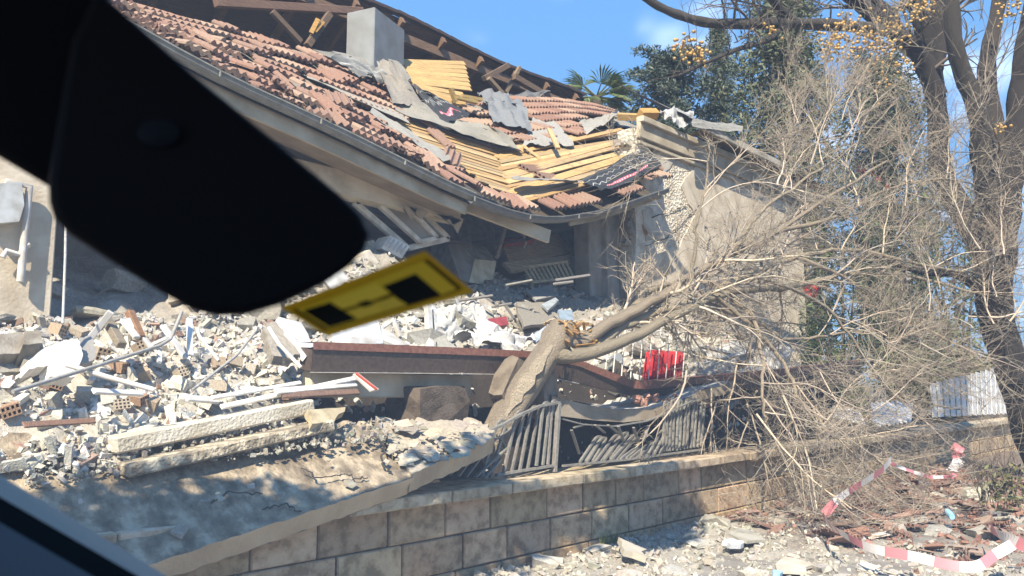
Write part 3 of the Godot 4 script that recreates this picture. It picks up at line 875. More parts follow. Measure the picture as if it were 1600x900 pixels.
func rear_roof() -> void:
	var o := thing("rear_roof", "dark underside of the rear roof slope still standing behind the chimney", "roof", Vector3(9, 5.5, -13))
	var org := o.position
	var ridge := func(x: float): return Vector3(x, 8.17 - 0.05 * sin(x * 1.3) - 0.02 * x + 0.12, -11.0) - org
	var low := func(x: float): return Vector3(x, 5.2, -15.6) - org
	for j in 14:   # sarking boards
		var m := mb(tone(Color(0.17, 0.115, 0.08), 0.2))
		var t := (j + 0.5) / 14.0
		for i in 6:
			var a: Vector3 = ridge.call(1.0 + i * 2.12).lerp(low.call(1.0 + i * 2.12), t)
			var b: Vector3 = ridge.call(1.0 + (i + 1) * 2.12).lerp(low.call(1.0 + (i + 1) * 2.12), t)
			m.bar(a, b, 0.405, 0.03, Vector3(0, 0.84, -0.54))
		put("sarking_board", m, M.wood, o)
	for i in 13:
		var x := 1.6 + i * 0.98
		var m := mb(tone(Color(0.24, 0.145, 0.085), 0.15))
		m.bar(ridge.call(x) + Vector3(0, -0.10, 0.12), low.call(x) + Vector3(0, -0.10, 0), 0.08, 0.14, Vector3.UP)
		put("rafter", m, M.wood, o)
	var rt := mb(Color(0.13, 0.09, 0.075))
	for i in 40:
		var x := 1.2 + i * 0.312
		rt.bar(ridge.call(x) + Vector3(0, 0.05 + rf(-0.01, 0.015), 0), ridge.call(x + 0.32) + Vector3(0, 0.045, 0), 0.2, 0.05, Vector3(0, 1, 0.15))
	put("ridge_edge", rt, M.clay, o)
	var purl := mb(Color(0.27, 0.165, 0.10))
	purl.bar(ridge.call(1.0) + Vector3(0, -0.3, -0.05), ridge.call(13.6) + Vector3(0, -0.3, -0.05), 0.09, 0.16)
	put("purlin", purl, M.wood, o)
	var beam := mb(Color(0.30, 0.175, 0.11))
	beam.bar(oz(336, 4, -10.4) - org, oz(566, 18, -10.6) - org, 0.1, 0.12, Vector3.UP, 0.006)
	put("tie_beam", beam, M.wood, o)
	for s in [[425, 18, 470, 66, -10.4, 0.08, 0], [515, 22, 480, 72, -10.4, 0.1, 0], [812, 105, 790, 145, -10.6, 0.07, 1], [672, 65, 690, 92, -11.2, 0.06, 0], [763, 122, 790, 152, -10.3, 0.08, 1], [756, 123, 794, 102, -10.5, 0.1, 0], [802, 120, 845, 145, -10.5, 0.12, 0]]:
		var m := mb(Color(0.22, 0.145, 0.09) if s[6] == 0 else Color(0.33, 0.23, 0.13))
		m.bar(oz(s[0], s[1], s[4]) - org, oz(s[2], s[3], s[4]) - org, s[5], s[5], Vector3.UP, 0.004)
		put("strut", m, M.wood, o)
	var sp := mb(Color(0.62, 0.36, 0.10))
	sp.bar(oz(486, 52, -10.35) - org, oz(497, 30, -10.3) - org, 0.05, 0.07)
	sp.bar(oz(492, 50, -10.33) - org, oz(505, 34, -10.3) - org, 0.05, 0.05)
	put("splintered_end", sp, M.wood, o)
	# hip end that closes the roof on the far side
	var hip := mb(Color(0.13, 0.10, 0.085))
	var r0: Vector3 = ridge.call(13.7)
	hip.tri(r0, Vector3(14.8, 6.4, -10.6) - org, Vector3(16.0, 5.2, -15.6) - org, Vector3(1, 0.5, 0))
	hip.tri(r0, low.call(13.7), Vector3(16.0, 5.2, -15.6) - org, Vector3(0, 0.4, -1))
	hip.tri(r0, Vector3(14.8, 6.4, -10.6) - org, Vector3(13.6, 6.9, -10.3) - org, Vector3(0, 0, 1))
	put("hip_end", hip, M.clay, o)

func chimney() -> void:
	var o := thing("chimney", "square grey rendered chimney standing in the open roof", "chimney", Vector3(7.07, 5.2, -9.76))
	var m := mb(Color(0.27, 0.285, 0.29))
	m.box(Transform3D(Basis(), Vector3(0, 1.0, 0)), Vector3(0.86, 2.0, 0.5), 0.012)
	put("shaft", m, M.plaster, o)
	o.rotation.y = 0.36

func house() -> void:
	var o := thing("collapsed_house", "collapsed cream house with a cracked rough stucco wall and open dark rooms", "house", Vector3(8, 0.5, -8.5))
	var org := o.position
	# end wall that still stands: rough stucco with a smooth lower band and jagged left edge
	var w := mb(Color(0.78, 0.72, 0.60))
	var jag := []
	for i in 16:
		var y := lerpf(5.55, 1.0, i / 15.0)
		jag.append(Vector2(9.98 + 0.12 * n3(Vector3(0, y * 3.0, 4)) + 0.05 * n3(Vector3(0, y * 9.0, 4)) + 0.14 * smoothstep(4.0, 2.0, y), -y))
	var poly := [Vector2(15.9, -1.0), Vector2(15.9, -5.62)]
	for q in jag: poly.append(q)
	w.slab(poly, Transform3D(Basis(Vector3.RIGHT, Vector3.BACK, Vector3.DOWN), Vector3(0, 0, -7.3) - org), 0.3)
	put("stucco_wall", w, M.rough_stucco, o)
	# smooth render left where the stucco has come off
	var patch := func(pts: Array, c: Color, called: String):
		var m := mb(c)
		var poly2 := []
		for i in pts.size():
			var a := oz(pts[i][0], pts[i][1], -7.0)
			var nx: Array = pts[(i + 1) % pts.size()]
			var b := oz(nx[0], nx[1], -7.0)
			for k in 5:
				var q := a.lerp(b, k / 5.0)
				poly2.append(Vector2(q.x + 0.05 * n3(q, 8.0), -q.y + 0.05 * n3(q + Vector3(9, 0, 0), 8.0)))
		m.slab(poly2, Transform3D(Basis(Vector3.RIGHT, Vector3.BACK, Vector3.DOWN), Vector3(0, 0, -7.02) - org), 0.034)
		put(called, m, M.plaster, o)
	patch.call([[1062, 290], [1100, 240], [1245, 300], [1258, 505], [1100, 500], [1040, 470], [1000, 480], [1004, 400], [1060, 385], [1085, 335]], Color(0.66, 0.59, 0.475), "smooth_render")
	patch.call([[1003, 330], [1018, 325], [1022, 352], [1040, 372], [1008, 376]], Color(0.58, 0.53, 0.44), "smooth_render")
	patch.call([[1018, 222], [1066, 240], [1040, 268], [1030, 290], [1016, 250]], Color(0.54, 0.50, 0.43), "smooth_render")
	# cracks: thin dark grooves built as raised lips of render
	for line in [[[1008, 384], [1040, 372], [1055, 360], [1080, 333], [1096, 318]], [[1018, 340], [1050, 330], [1072, 322]], [[1030, 420], [1044, 450], [1040, 480]]]:
		var crk := mb(Color(0.12, 0.105, 0.085))
		for i in line.size() - 1:
			var a := oz(line[i][0], line[i][1], -6.985) - org
			var b := oz(line[i + 1][0], line[i + 1][1], -6.985) - org
			var prev := a
			for k in 5:
				var q := a.lerp(b, (k + 1) / 5.0) + Vector3(rf(-0.02, 0.02), rf(-0.02, 0.02), 0)
				crk.bar(prev, q, 0.006, rf(0.008, 0.022), Vector3.UP)
				prev = q
		put("crack", crk, M.rubble, o)
	# cornice with two steps
	for s in [[5.50, 0.26, 0.08], [5.66, 0.10, 0.14], [5.30, 0.06, 0.06]]:
		var m := mb(Color(0.52, 0.46, 0.35))
		m.box(Transform3D(Basis.from_euler(Vector3(0, 0, -0.01)), Vector3(12.98, s[0], -7.0 + s[2] * 0.5) - org), Vector3(5.9, s[1], s[2]), 0.012)
		put("cornice", m, M.plaster, o)
	# broken core at the jagged end
	var bc := mb(Color(0.45, 0.41, 0.35))
	for i in 34:
		var y := rf(1.6, 5.6)
		bc.col = tone(Color(0.5, 0.46, 0.4), 0.25)
		bc.chunk(Transform3D(rnd_basis(), Vector3(9.95 + rf(-0.08, 0.1) + 0.14 * smoothstep(4.0, 2.0, y), y, rf(-7.28, -7.02)) - org), Vector3(rf(0.05, 0.17), rf(0.05, 0.14), rf(0.05, 0.16)), rng, 0.3)
	put("broken_core", bc, M.rubble, o)
	# eave that still runs on to the far end, with its brown soffit
	var so := mb(Color(0.34, 0.23, 0.10))
	so.quad(Vector3(11.6, 5.85, -6.72) - org, Vector3(17, 5.75, -6.72) - org, Vector3(17, 5.72, -7.0) - org, Vector3(11.6, 5.82, -7.0) - org, Vector3.DOWN)
	put("eave_soffit", so, M.wood, o)
	var rp := mb(Color(0.23, 0.2, 0.17))
	rp.grid(14, 6, func(u, v): var q := Vector3(lerpf(11.4, 17.1, u), lerpf(5.9, 7.2, v) - 0.25 * u + 0.05 * n3(Vector3(u * 9, v * 5, 0)), lerpf(-6.68, -8.6, v)); return q - org, Vector3.UP)
	put("end_roof", rp, M.felt, o)
	var ep := mb(Color(0.42, 0.40, 0.35))
	ep.bar(Vector3(11.4, 5.86, -6.68) - org, Vector3(14.5, 5.76, -6.66) - org, 0.06, 0.12, Vector3.UP, 0.01)
	put("eave_board", ep, M.plaster, o)
	# dark back and side walls of the rooms
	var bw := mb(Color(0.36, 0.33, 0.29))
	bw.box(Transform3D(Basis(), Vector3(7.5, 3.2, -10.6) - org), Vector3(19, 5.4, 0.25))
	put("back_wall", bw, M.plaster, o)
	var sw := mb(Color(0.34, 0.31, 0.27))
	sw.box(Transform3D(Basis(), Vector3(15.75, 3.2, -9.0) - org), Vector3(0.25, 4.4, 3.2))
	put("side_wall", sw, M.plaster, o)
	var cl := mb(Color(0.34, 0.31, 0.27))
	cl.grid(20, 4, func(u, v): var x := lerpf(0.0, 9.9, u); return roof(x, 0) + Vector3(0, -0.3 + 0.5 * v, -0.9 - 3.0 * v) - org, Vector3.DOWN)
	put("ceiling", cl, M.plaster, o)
	# ribbed concrete stub beside the end wall, dark doorway next to it
	for s in [[905, 985, 345, 450, -7.6, 0.42], [935, 962, 330, 452, -7.48, 0.46], [968, 1002, 318, 440, -7.3, 0.40]]:
		var a := oz(s[0], s[2], s[4]) - org
		var b := oz(s[1], s[3], s[4]) - org
		var m := mb(tone(Color(s[5], s[5] * 0.95, s[5] * 0.85), 0.1))
		m.box(Transform3D(Basis.from_euler(Vector3(0, 0.06, 0.02)), (a + b) * 0.5), Vector3(absf(b.x - a.x), 1.9, 0.3), 0.02)
		put("pier", m, M.concrete, o)
	# cream ring beam hanging in front, its plaster dripping off below
	var rb := mb(Color(0.76, 0.67, 0.5))
	var st := [[380, 222, 254, -7.02], [455, 246, 282, -7.02], [545, 268, 306, -7.02], [640, 297, 328, -7.0], [720, 322, 347, -6.98]]
	for i in st.size() - 1:
		var a := oz(st[i][0], st[i][1], st[i][3]) - org
		var b := oz(st[i + 1][0], st[i + 1][1], st[i + 1][3]) - org
		var a2 := oz(st[i][0], st[i][2], st[i][3]) - org
		var b2 := oz(st[i + 1][0], st[i + 1][2], st[i + 1][3]) - org
		var k := Vector3(0, 0, -0.22)
		rb.quad(a, b, b2, a2, Vector3.BACK)
		rb.quad(a2, b2, b2 + k, a2 + k, Vector3.DOWN)
		rb.quad(a, b, b + k, a + k, Vector3.UP)
	put("ring_beam", rb, M.plaster, o)
	var dr := mb(Color(0.56, 0.48, 0.35))
	for d in [[640, 325, 12, 20], [655, 329, 16, 14], [704, 340, 22, 12], [712, 343, 12, 22], [690, 337, 20, 8]]:
		var a := oz(d[0] - d[2], d[1] - 6, -6.97) - org
		var b := oz(d[0] + d[2], d[1] + 2, -6.97) - org
		var q := oz(d[0] + 3, d[1] + d[3], -6.97) - org
		dr.tri(a, b, q, Vector3.BACK)
		dr.tri(a + Vector3(0, 0, -0.05), b + Vector3(0, 0, -0.05), q, Vector3.FORWARD)
	put("torn_plaster", dr, M.plaster, o)
	var bo := mb(Color(0.74, 0.65, 0.48))
	bo.bar(oz(716, 316, -6.9) - org, oz(858, 370, -6.6) - org, 0.05, 0.17, Vector3.UP, 0.006)
	put("hanging_board", bo, M.plaster, o)
	# brown wall under the eave with a patch of bare hollow brick
	var pw := mb(Color(0.42, 0.335, 0.235))
	pw.quad(oz(380, 165, -7.5) - org, oz(745, 322, -7.4) - org, oz(735, 330, -7.4) - org, oz(370, 240, -7.5) - org, Vector3.BACK)
	put("wall_under_eave", pw, M.plaster, o)
	var hb := hollow(Vector3(0.26, 0.19, 0.19), 5, 4, Color(0.42, 0.35, 0.27)).mesh()
	for k in 7:
		var t := put("hollow_brick", hb, M.clay, o)
		t.position = oz(372 + (k % 4) * 23, 172 + (k / 4) * 22 + (k % 4) * 9, -7.4) - org
	var tf := mb(Color(0.38, 0.32, 0.24))
	for k in 10: 
		tf.col = tone(Color(0.42, 0.36, 0.27), 0.2)
		tf.chunk(Transform3D(rnd_basis(), oz(rf(625, 650), rf(255, 290), -6.85) - org), Vector3(rf(0.08, 0.2), rf(0.08, 0.2), 0.1), rng, 0.3)
	put("torn_corner", tf, M.rubble, o)
	# left remnant of the front
	var lw := mb(Color(0.66, 0.585, 0.47))
	lw.box(Transform3D(Basis(), Vector3(0.0, 3.0, -6.95) - org), Vector3(3.9, 3.2, 0.25), 0.01)
	put("front_wall_remnant", lw, M.plaster, o)

func hollow(s: Vector3, nx: int, ny: int, c: Color) -> MB:   # hollow clay brick, holes run along z
	var m := mb(c)
	var h := s * 0.5
	m.quad(Vector3(-h.x, h.y, -h.z), Vector3(h.x, h.y, -h.z), Vector3(h.x, h.y, h.z), Vector3(-h.x, h.y, h.z), Vector3.UP)
	m.quad(Vector3(-h.x, -h.y, -h.z), Vector3(h.x, -h.y, -h.z), Vector3(h.x, -h.y, h.z), Vector3(-h.x, -h.y, h.z), Vector3.DOWN)
	for sx in [-1, 1]: m.quad(Vector3(sx * h.x, -h.y, -h.z), Vector3(sx * h.x, h.y, -h.z), Vector3(sx * h.x, h.y, h.z), Vector3(sx * h.x, -h.y, h.z), Vector3(sx, 0, 0))
	var web := 0.2   # share of the pitch that is clay
	for sz in [-1, 1]:
		var o := Vector3(0, 0, sz)
		var q := func(x0, y0, x1, y1): m.quad(Vector3(x0, y0, sz * h.z), Vector3(x1, y0, sz * h.z), Vector3(x1, y1, sz * h.z), Vector3(x0, y1, sz * h.z), o)
		var px := s.x / nx
		var py := s.y / ny
		for j in ny + 1:
			var y0 := maxf(-h.y, -h.y + j * py - web * py)
			q.call(-h.x, y0, h.x, minf(h.y, -h.y + j * py + web * py))
		for j in ny:
			var y0 := -h.y + j * py + web * py
			var y1 := -h.y + (j + 1) * py - web * py
			for i in nx + 1:
				q.call(maxf(-h.x, -h.x + i * px - web * px), y0, minf(h.x, -h.x + i * px + web * px), y1)
			for i in nx:
				var x0 := -h.x + i * px + web * px
				var x1 := -h.x + (i + 1) * px - web * px
				var zi: float = sz * (h.z - 0.07)
				var zo: float = sz * h.z
				m.quad(Vector3(x0, y0, zo), Vector3(x1, y0, zo), Vector3(x1, y0, zi), Vector3(x0, y0, zi), Vector3.UP)
				m.quad(Vector3(x0, y1, zo), Vector3(x1, y1, zo), Vector3(x1, y1, zi), Vector3(x0, y1, zi), Vector3.DOWN)
				m.quad(Vector3(x0, y0, zo), Vector3(x0, y1, zo), Vector3(x0, y1, zi), Vector3(x0, y0, zi), Vector3.RIGHT)
				m.quad(Vector3(x1, y0, zo), Vector3(x1, y1, zo), Vector3(x1, y1, zi), Vector3(x1, y0, zi), Vector3.LEFT)
				m.quad(Vector3(x0, y0, zi), Vector3(x1, y0, zi), Vector3(x1, y1, zi), Vector3(x0, y1, zi), o)
	return m

# ------------------------------------------------------------------ sheets and panels
func sheet(called: String, label: String, cat: String, p: Array, amp: float, freq: float, c: Color, m: Material, nu := 16, nv := 10, group := "") -> MeshInstance3D:   # p: corners a b c d as [px, py, z]
	var q := []
	for k in p: q.append(oz(k[0], k[1], k[2]) if k[2] < 0.0 else on_roof(k[0], k[1], k[2]))
	var mid: Vector3 = (q[0] + q[1] + q[2] + q[3]) * 0.25
	var nrm: Vector3 = (q[1] - q[0]).cross(q[3] - q[0]).normalized()
	if nrm.z < 0: nrm = -nrm
	var b := mb(c)
	var sd := rf(0, 50)
	var f := func(u, v):
		var e: Vector3 = q[0].lerp(q[1], u).lerp(q[3].lerp(q[2], u), v)
		var w := Vector3(u * 1.2 + sd, v * 0.8, sd)
		e += nrm * amp * (n3(w, freq) + 0.45 * absf(n3(w, freq * 2.7)) + 0.12 * n3(w, freq * 6.0))
		e += (q[1] - q[0]) * 0.05 * n3(w + Vector3(7, 0, 0), 1.5) + (q[3] - q[0]) * (0.16 * n3(w + Vector3(0, 9, 0), 2.2) + 0.07 * n3(w + Vector3(3, 9, 0), 7.0))
		return e - mid
	b.grid(nu, nv, f, nrm)
	var back := mb(c)
	b.grid(nu, nv, func(u, v): return f.call(u, v) - nrm * 0.004, -nrm)
	var o := put(called, b, m)
	o.position = mid
	tag(o, label, cat, group)
	return o
func panel(called: String, label: String, cat: String, p: Array, th: float, c: Color, m: Material, group := "", rough := 0.0, parent: Node3D = null) -> MeshInstance3D:   # flat piece with thickness behind its outline
	var q := []
	var mid := Vector3.ZERO
	for k in p:
		q.append(oz(k[0], k[1], k[2])); mid += q[-1] / p.size()
	var nrm := Vector3.ZERO
	for i in q.size(): nrm += (q[i] - mid).cross(q[(i + 1) % q.size()] - mid)
	nrm = nrm.normalized()
	if nrm.dot(EYE - mid) < 0: nrm = -nrm
	var b := mb(c)
	var e := []
	for i in q.size():
		var n_ := 1 if rough <= 0.0 else 4
		for k in n_:
			var w: Vector3 = q[i].lerp(q[(i + 1) % q.size()], float(k) / n_) - mid
			if k > 0: w += Vector3(rf(-rough, rough), rf(-rough, rough), rf(-rough, rough) * 0.3)
			w -= nrm * nrm.dot(w)
			e.append(w)
	for i in e.size():
		var a: Vector3 = e[i]
		var d: Vector3 = e[(i + 1) % e.size()]
		b.tri(Vector3.ZERO, a, d, nrm)
		b.tri(-nrm * th, a - nrm * th, d - nrm * th, -nrm)
		b.quad(a, d, d - nrm * th, a - nrm * th, a + d)
	var o := put(called, b, m, parent)
	o.position = mid - (parent.position if parent else Vector3.ZERO)
	if parent == null: tag(o, label, cat, group)
	return o
func rod(called: String, label: String, cat: String, p: Array, r: float, c: Color, m: Material, group := "") -> MeshInstance3D:
	var pts := []
	var at := oz(p[0][0], p[0][1], p[0][2])
	var rad := []
	for k in p: pts.append(oz(k[0], k[1], k[2]) - at); rad.append(r)
	var b := mb(c)
	b.tube(pts, rad, 7)
	var o := put(called, b, m)
	o.position = at
	tag(o, label, cat, group)
	return o
func stick(called: String, label: String, cat: String, a: Array, b: Array, w: float, h: float, c: Color, m: Material, group := "", up := Vector3(0.2, 0.6, 0.7)) -> MeshInstance3D:
	var p := oz(a[0], a[1], a[2])
	var q := oz(b[0], b[1], b[2])
	var k := mb(c)
	k.bar(Vector3.ZERO, q - p, w, h, up, 0.004)
	var o := put(called, k, m)
	o.position = p
	tag(o, label, cat, group)
	return o

func printed() -> StandardMaterial3D:   # black felt with white zigzag print, a pink stripe and rules
	var im := Image.create(512, 256, false, Image.FORMAT_RGBA8)
	im.fill(Color(0.17, 0.175, 0.18))
	for x in 512:
		for y in 256:
			var k := 0.15 * noise.get_noise_2d(x * 1.5, y * 1.5)
			var c := Color(0.17 + k * 0.3, 0.175 + k * 0.3, 0.185 + k * 0.3)
			var zig := absf(fmod(x / 46.0, 1.0) - 0.5) * 60.0
			if absf(y - (120.0 + zig)) < 3.5 or absf(y - (60.0 + zig * 0.6)) < 2.0: c = Color(0.72, 0.72, 0.70)
			if y > 190 and y < 212 and x > 90 and x < 420:
				c = Color(0.70, 0.38, 0.42)
				if fmod(x / 18.0, 1.0) < 0.3 and y > 196 and y < 206: c = Color(0.86, 0.8, 0.8)
			if y == 16 or y == 17 or y == 30: c = Color(0.6, 0.6, 0.6)
			im.set_pixel(x, y, c)
	var m := StandardMaterial3D.new()
	m.resource_name = "printed_felt"
	m.albedo_texture = ImageTexture.create_from_image(im)
	m.roughness = 0.8
	M.printed = m
	return m

func sheets() -> void:
	printed()
	var g := Color(0.33, 0.315, 0.28)
	var dk := Color(0.17, 0.17, 0.17)
	sheet("roofing_felt", "beige roofing felt crumpled at the foot of the chimney", "roofing felt", [[494, 80, -9.6], [622, 95, -9.5], [640, 128, -9.2], [575, 118, -9.3]], 0.04, 1.5, g, M.felt)
	sheet("roofing_felt", "silvery crumpled felt lying over the tile edge before the chimney", "roofing felt", [[505, 86, -9.35], [575, 100, -9.2], [612, 128, -9.0], [560, 116, -9.1]], 0.12, 2.2, Color(0.45, 0.46, 0.46), M.felt)
	sheet("roofing_felt", "curled beige felt with dark hollow under it beside the black printed sheet", "roofing felt", [[590, 100, -9.1], [618, 96, -9.1], [672, 175, -8.6], [612, 160, -8.6]], 0.06, 1.2, Color(0.38, 0.34, 0.28), M.felt)
	sheet("printed_felt", "black felt sheet with white zigzag print hanging below the yellow boarding", "roofing felt", [[640, 130, -9.2], [662, 140, -9.0], [738, 180, -8.5], [692, 192, -8.4]], 0.05, 1.2, Color.WHITE, M.printed)
	sheet("printed_felt", "black felt sheet with white zigzag print draped over the right eave tiles", "roofing felt", [[902, 303, 0.2], [1008, 252, 0.3], [1027, 276, 0.16], [932, 314, 0.14]], 0.05, 1.0, Color.WHITE, M.printed)
	sheet("roofing_felt", "long beige felt strip sagging across the yellow planks below the middle tiles", "roofing felt", [[612, 166, 0.12], [800, 226, 0.1], [816, 240, 0.08], [612, 184, 0.12]], 0.09, 1.3, Color(0.40, 0.37, 0.30), M.felt, 30, 6)
	sheet("roofing_felt", "pale felt flap with straight dark fold below the middle tile patch", "roofing felt", [[832, 192, 0.08], [862, 194, 0.08], [897, 236, 0.08], [815, 236, 0.08]], 0.04, 1.0, Color(0.42, 0.40, 0.36), M.felt)
	sheet("tarpaulin", "grey crumpled tarpaulin over the middle tile patch, upper of two", "tarpaulin", [[742, 160, 0.2], [790, 164, 0.2], [800, 178, 0.18], [752, 180, 0.2]], 0.08, 2.4, Color(0.24, 0.25, 0.26), M.felt)
	sheet("tarpaulin", "grey crumpled tarpaulin with two hanging tails over the middle tile patch", "tarpaulin", [[752, 172, 0.2], [814, 174, 0.18], [826, 218, 0.17], [768, 204, 0.17]], 0.09, 2.4, Color(0.25, 0.26, 0.27), M.felt)
	sheet("roofing_felt", "pale felt sheet curling up beside the broken end of the rough wall", "roofing felt", [[902, 198, 0.1], [958, 186, 0.1], [962, 196, 0.25], [916, 218, 0.1]], 0.08, 1.2, Color(0.42, 0.40, 0.35), M.felt)
	sheet("roofing_felt", "felt curl standing on edge at the end of the upper tile field", "roofing felt", [[942, 186, -8.8], [966, 170, -8.8], [968, 180, -8.5], [950, 196, -8.5]], 0.05, 1.2, Color(0.40, 0.38, 0.34), M.felt)
	sheet("roofing_felt", "grey felt lifted in a low arch over the lower eave tiles", "roofing felt", [[795, 292, 0.16], [905, 298, 0.16], [890, 308, 0.24], [790, 304, 0.2]], 0.06, 1.0, Color(0.36, 0.34, 0.30), M.felt)
	sheet("roofing_felt", "beige felt strip bared between the two tile bands, left part", "roofing felt", [[470, 126, 0.1], [622, 188, 0.1], [630, 200, 0.1], [478, 137, 0.1]], 0.03, 1.2, Color(0.46, 0.43, 0.36), M.felt, 24, 4)
	sheet("roofing_felt", "beige felt strip bared above the gutter beside the yellow planks", "roofing felt", [[575, 180, 0.09], [700, 258, 0.09], [690, 264, 0.09], [570, 189, 0.09]], 0.04, 1.4, Color(0.45, 0.42, 0.36), M.felt, 24, 4)
	sheet("metal_sheet", "pale crumpled metal sheet on top of the rough stucco wall", "metal sheet", [[1030, 172, -7.3], [1085, 174, -7.2], [1072, 206, -6.8], [1040, 190, -6.9]], 0.16, 2.0, Color(0.50, 0.50, 0.49), M.felt)
	sheet("roofing_felt", "long grey felt edge lying along the top of the end roof", "roofing felt", [[1080, 186, -6.7], [1160, 196, -6.8], [1158, 208, -6.6], [1080, 198, -6.6]], 0.04, 1.5, Color(0.36, 0.35, 0.32), M.felt)
	sheet("roofing_felt", "dark felt rumpled along the top edge of the upper tile field", "roofing felt", [[768, 156, -9.9], [850, 140, -10.0], [860, 148, -9.8], [790, 163, -9.7]], 0.10, 2.0, dk, M.felt)
	# tilted deck of yellow boards below the chimney
	var o := thing("board_deck", "tilted sheet of bright yellow roof boards below the chimney", "roof boards", oz(690, 150, -9.3))
	for j in 11:
		var t := j / 10.0
		var m := mb(tone(Color(0.66, 0.44, 0.17), 0.12))
		var ra: float = lerpf(628, 655, t)
		var rb: float = lerpf(726, 742, t) if j < 7 else lerpf(712, 728, rf(0, 1))
		var ya := lerpf(96, 150, t)
		m.bar(oz(ra, ya, lerpf(-9.9, -9.1, t)) - o.position, oz(rb, lerpf(99, 166, t) if j < 7 else ya + 14, lerpf(-9.9, -9.1, t)) - o.position, 0.10, 0.022, Vector3(-0.2, 0.5, 0.8), 0.003)
		put("plank", m, M.wood, o)
	for s in [[704, 138, 712, 160], [712, 152, 745, 160], [720, 150, 752, 156]]:
		var m := mb(tone(Color(0.6, 0.42, 0.15), 0.1))
		m.bar(oz(s[0], s[1], -9.0) - o.position, oz(s[2], s[3], -9.0) - o.position, 0.07, 0.05)
		put("splintered_end", m, M.wood, o)
	# timber on the wall end
	stick("timber", "yellow timber length lying behind the top of the rough wall", "timber", [965, 182, -7.9], [1018, 184, -7.5], 0.12, 0.11, Color(0.62, 0.40, 0.14), M.wood)
	stick("timber", "short orange timber block beside the crumpled metal sheet", "timber", [1000, 178, -7.3], [1026, 178, -7.2], 0.14, 0.14, Color(0.60, 0.36, 0.10), M.wood)
	stick("timber", "thin orange stick leaning against the edge of the rough wall", "timber", [976, 318, -7.2], [1012, 366, -6.95], 0.035, 0.05, Color(0.42, 0.22, 0.09), M.wood)

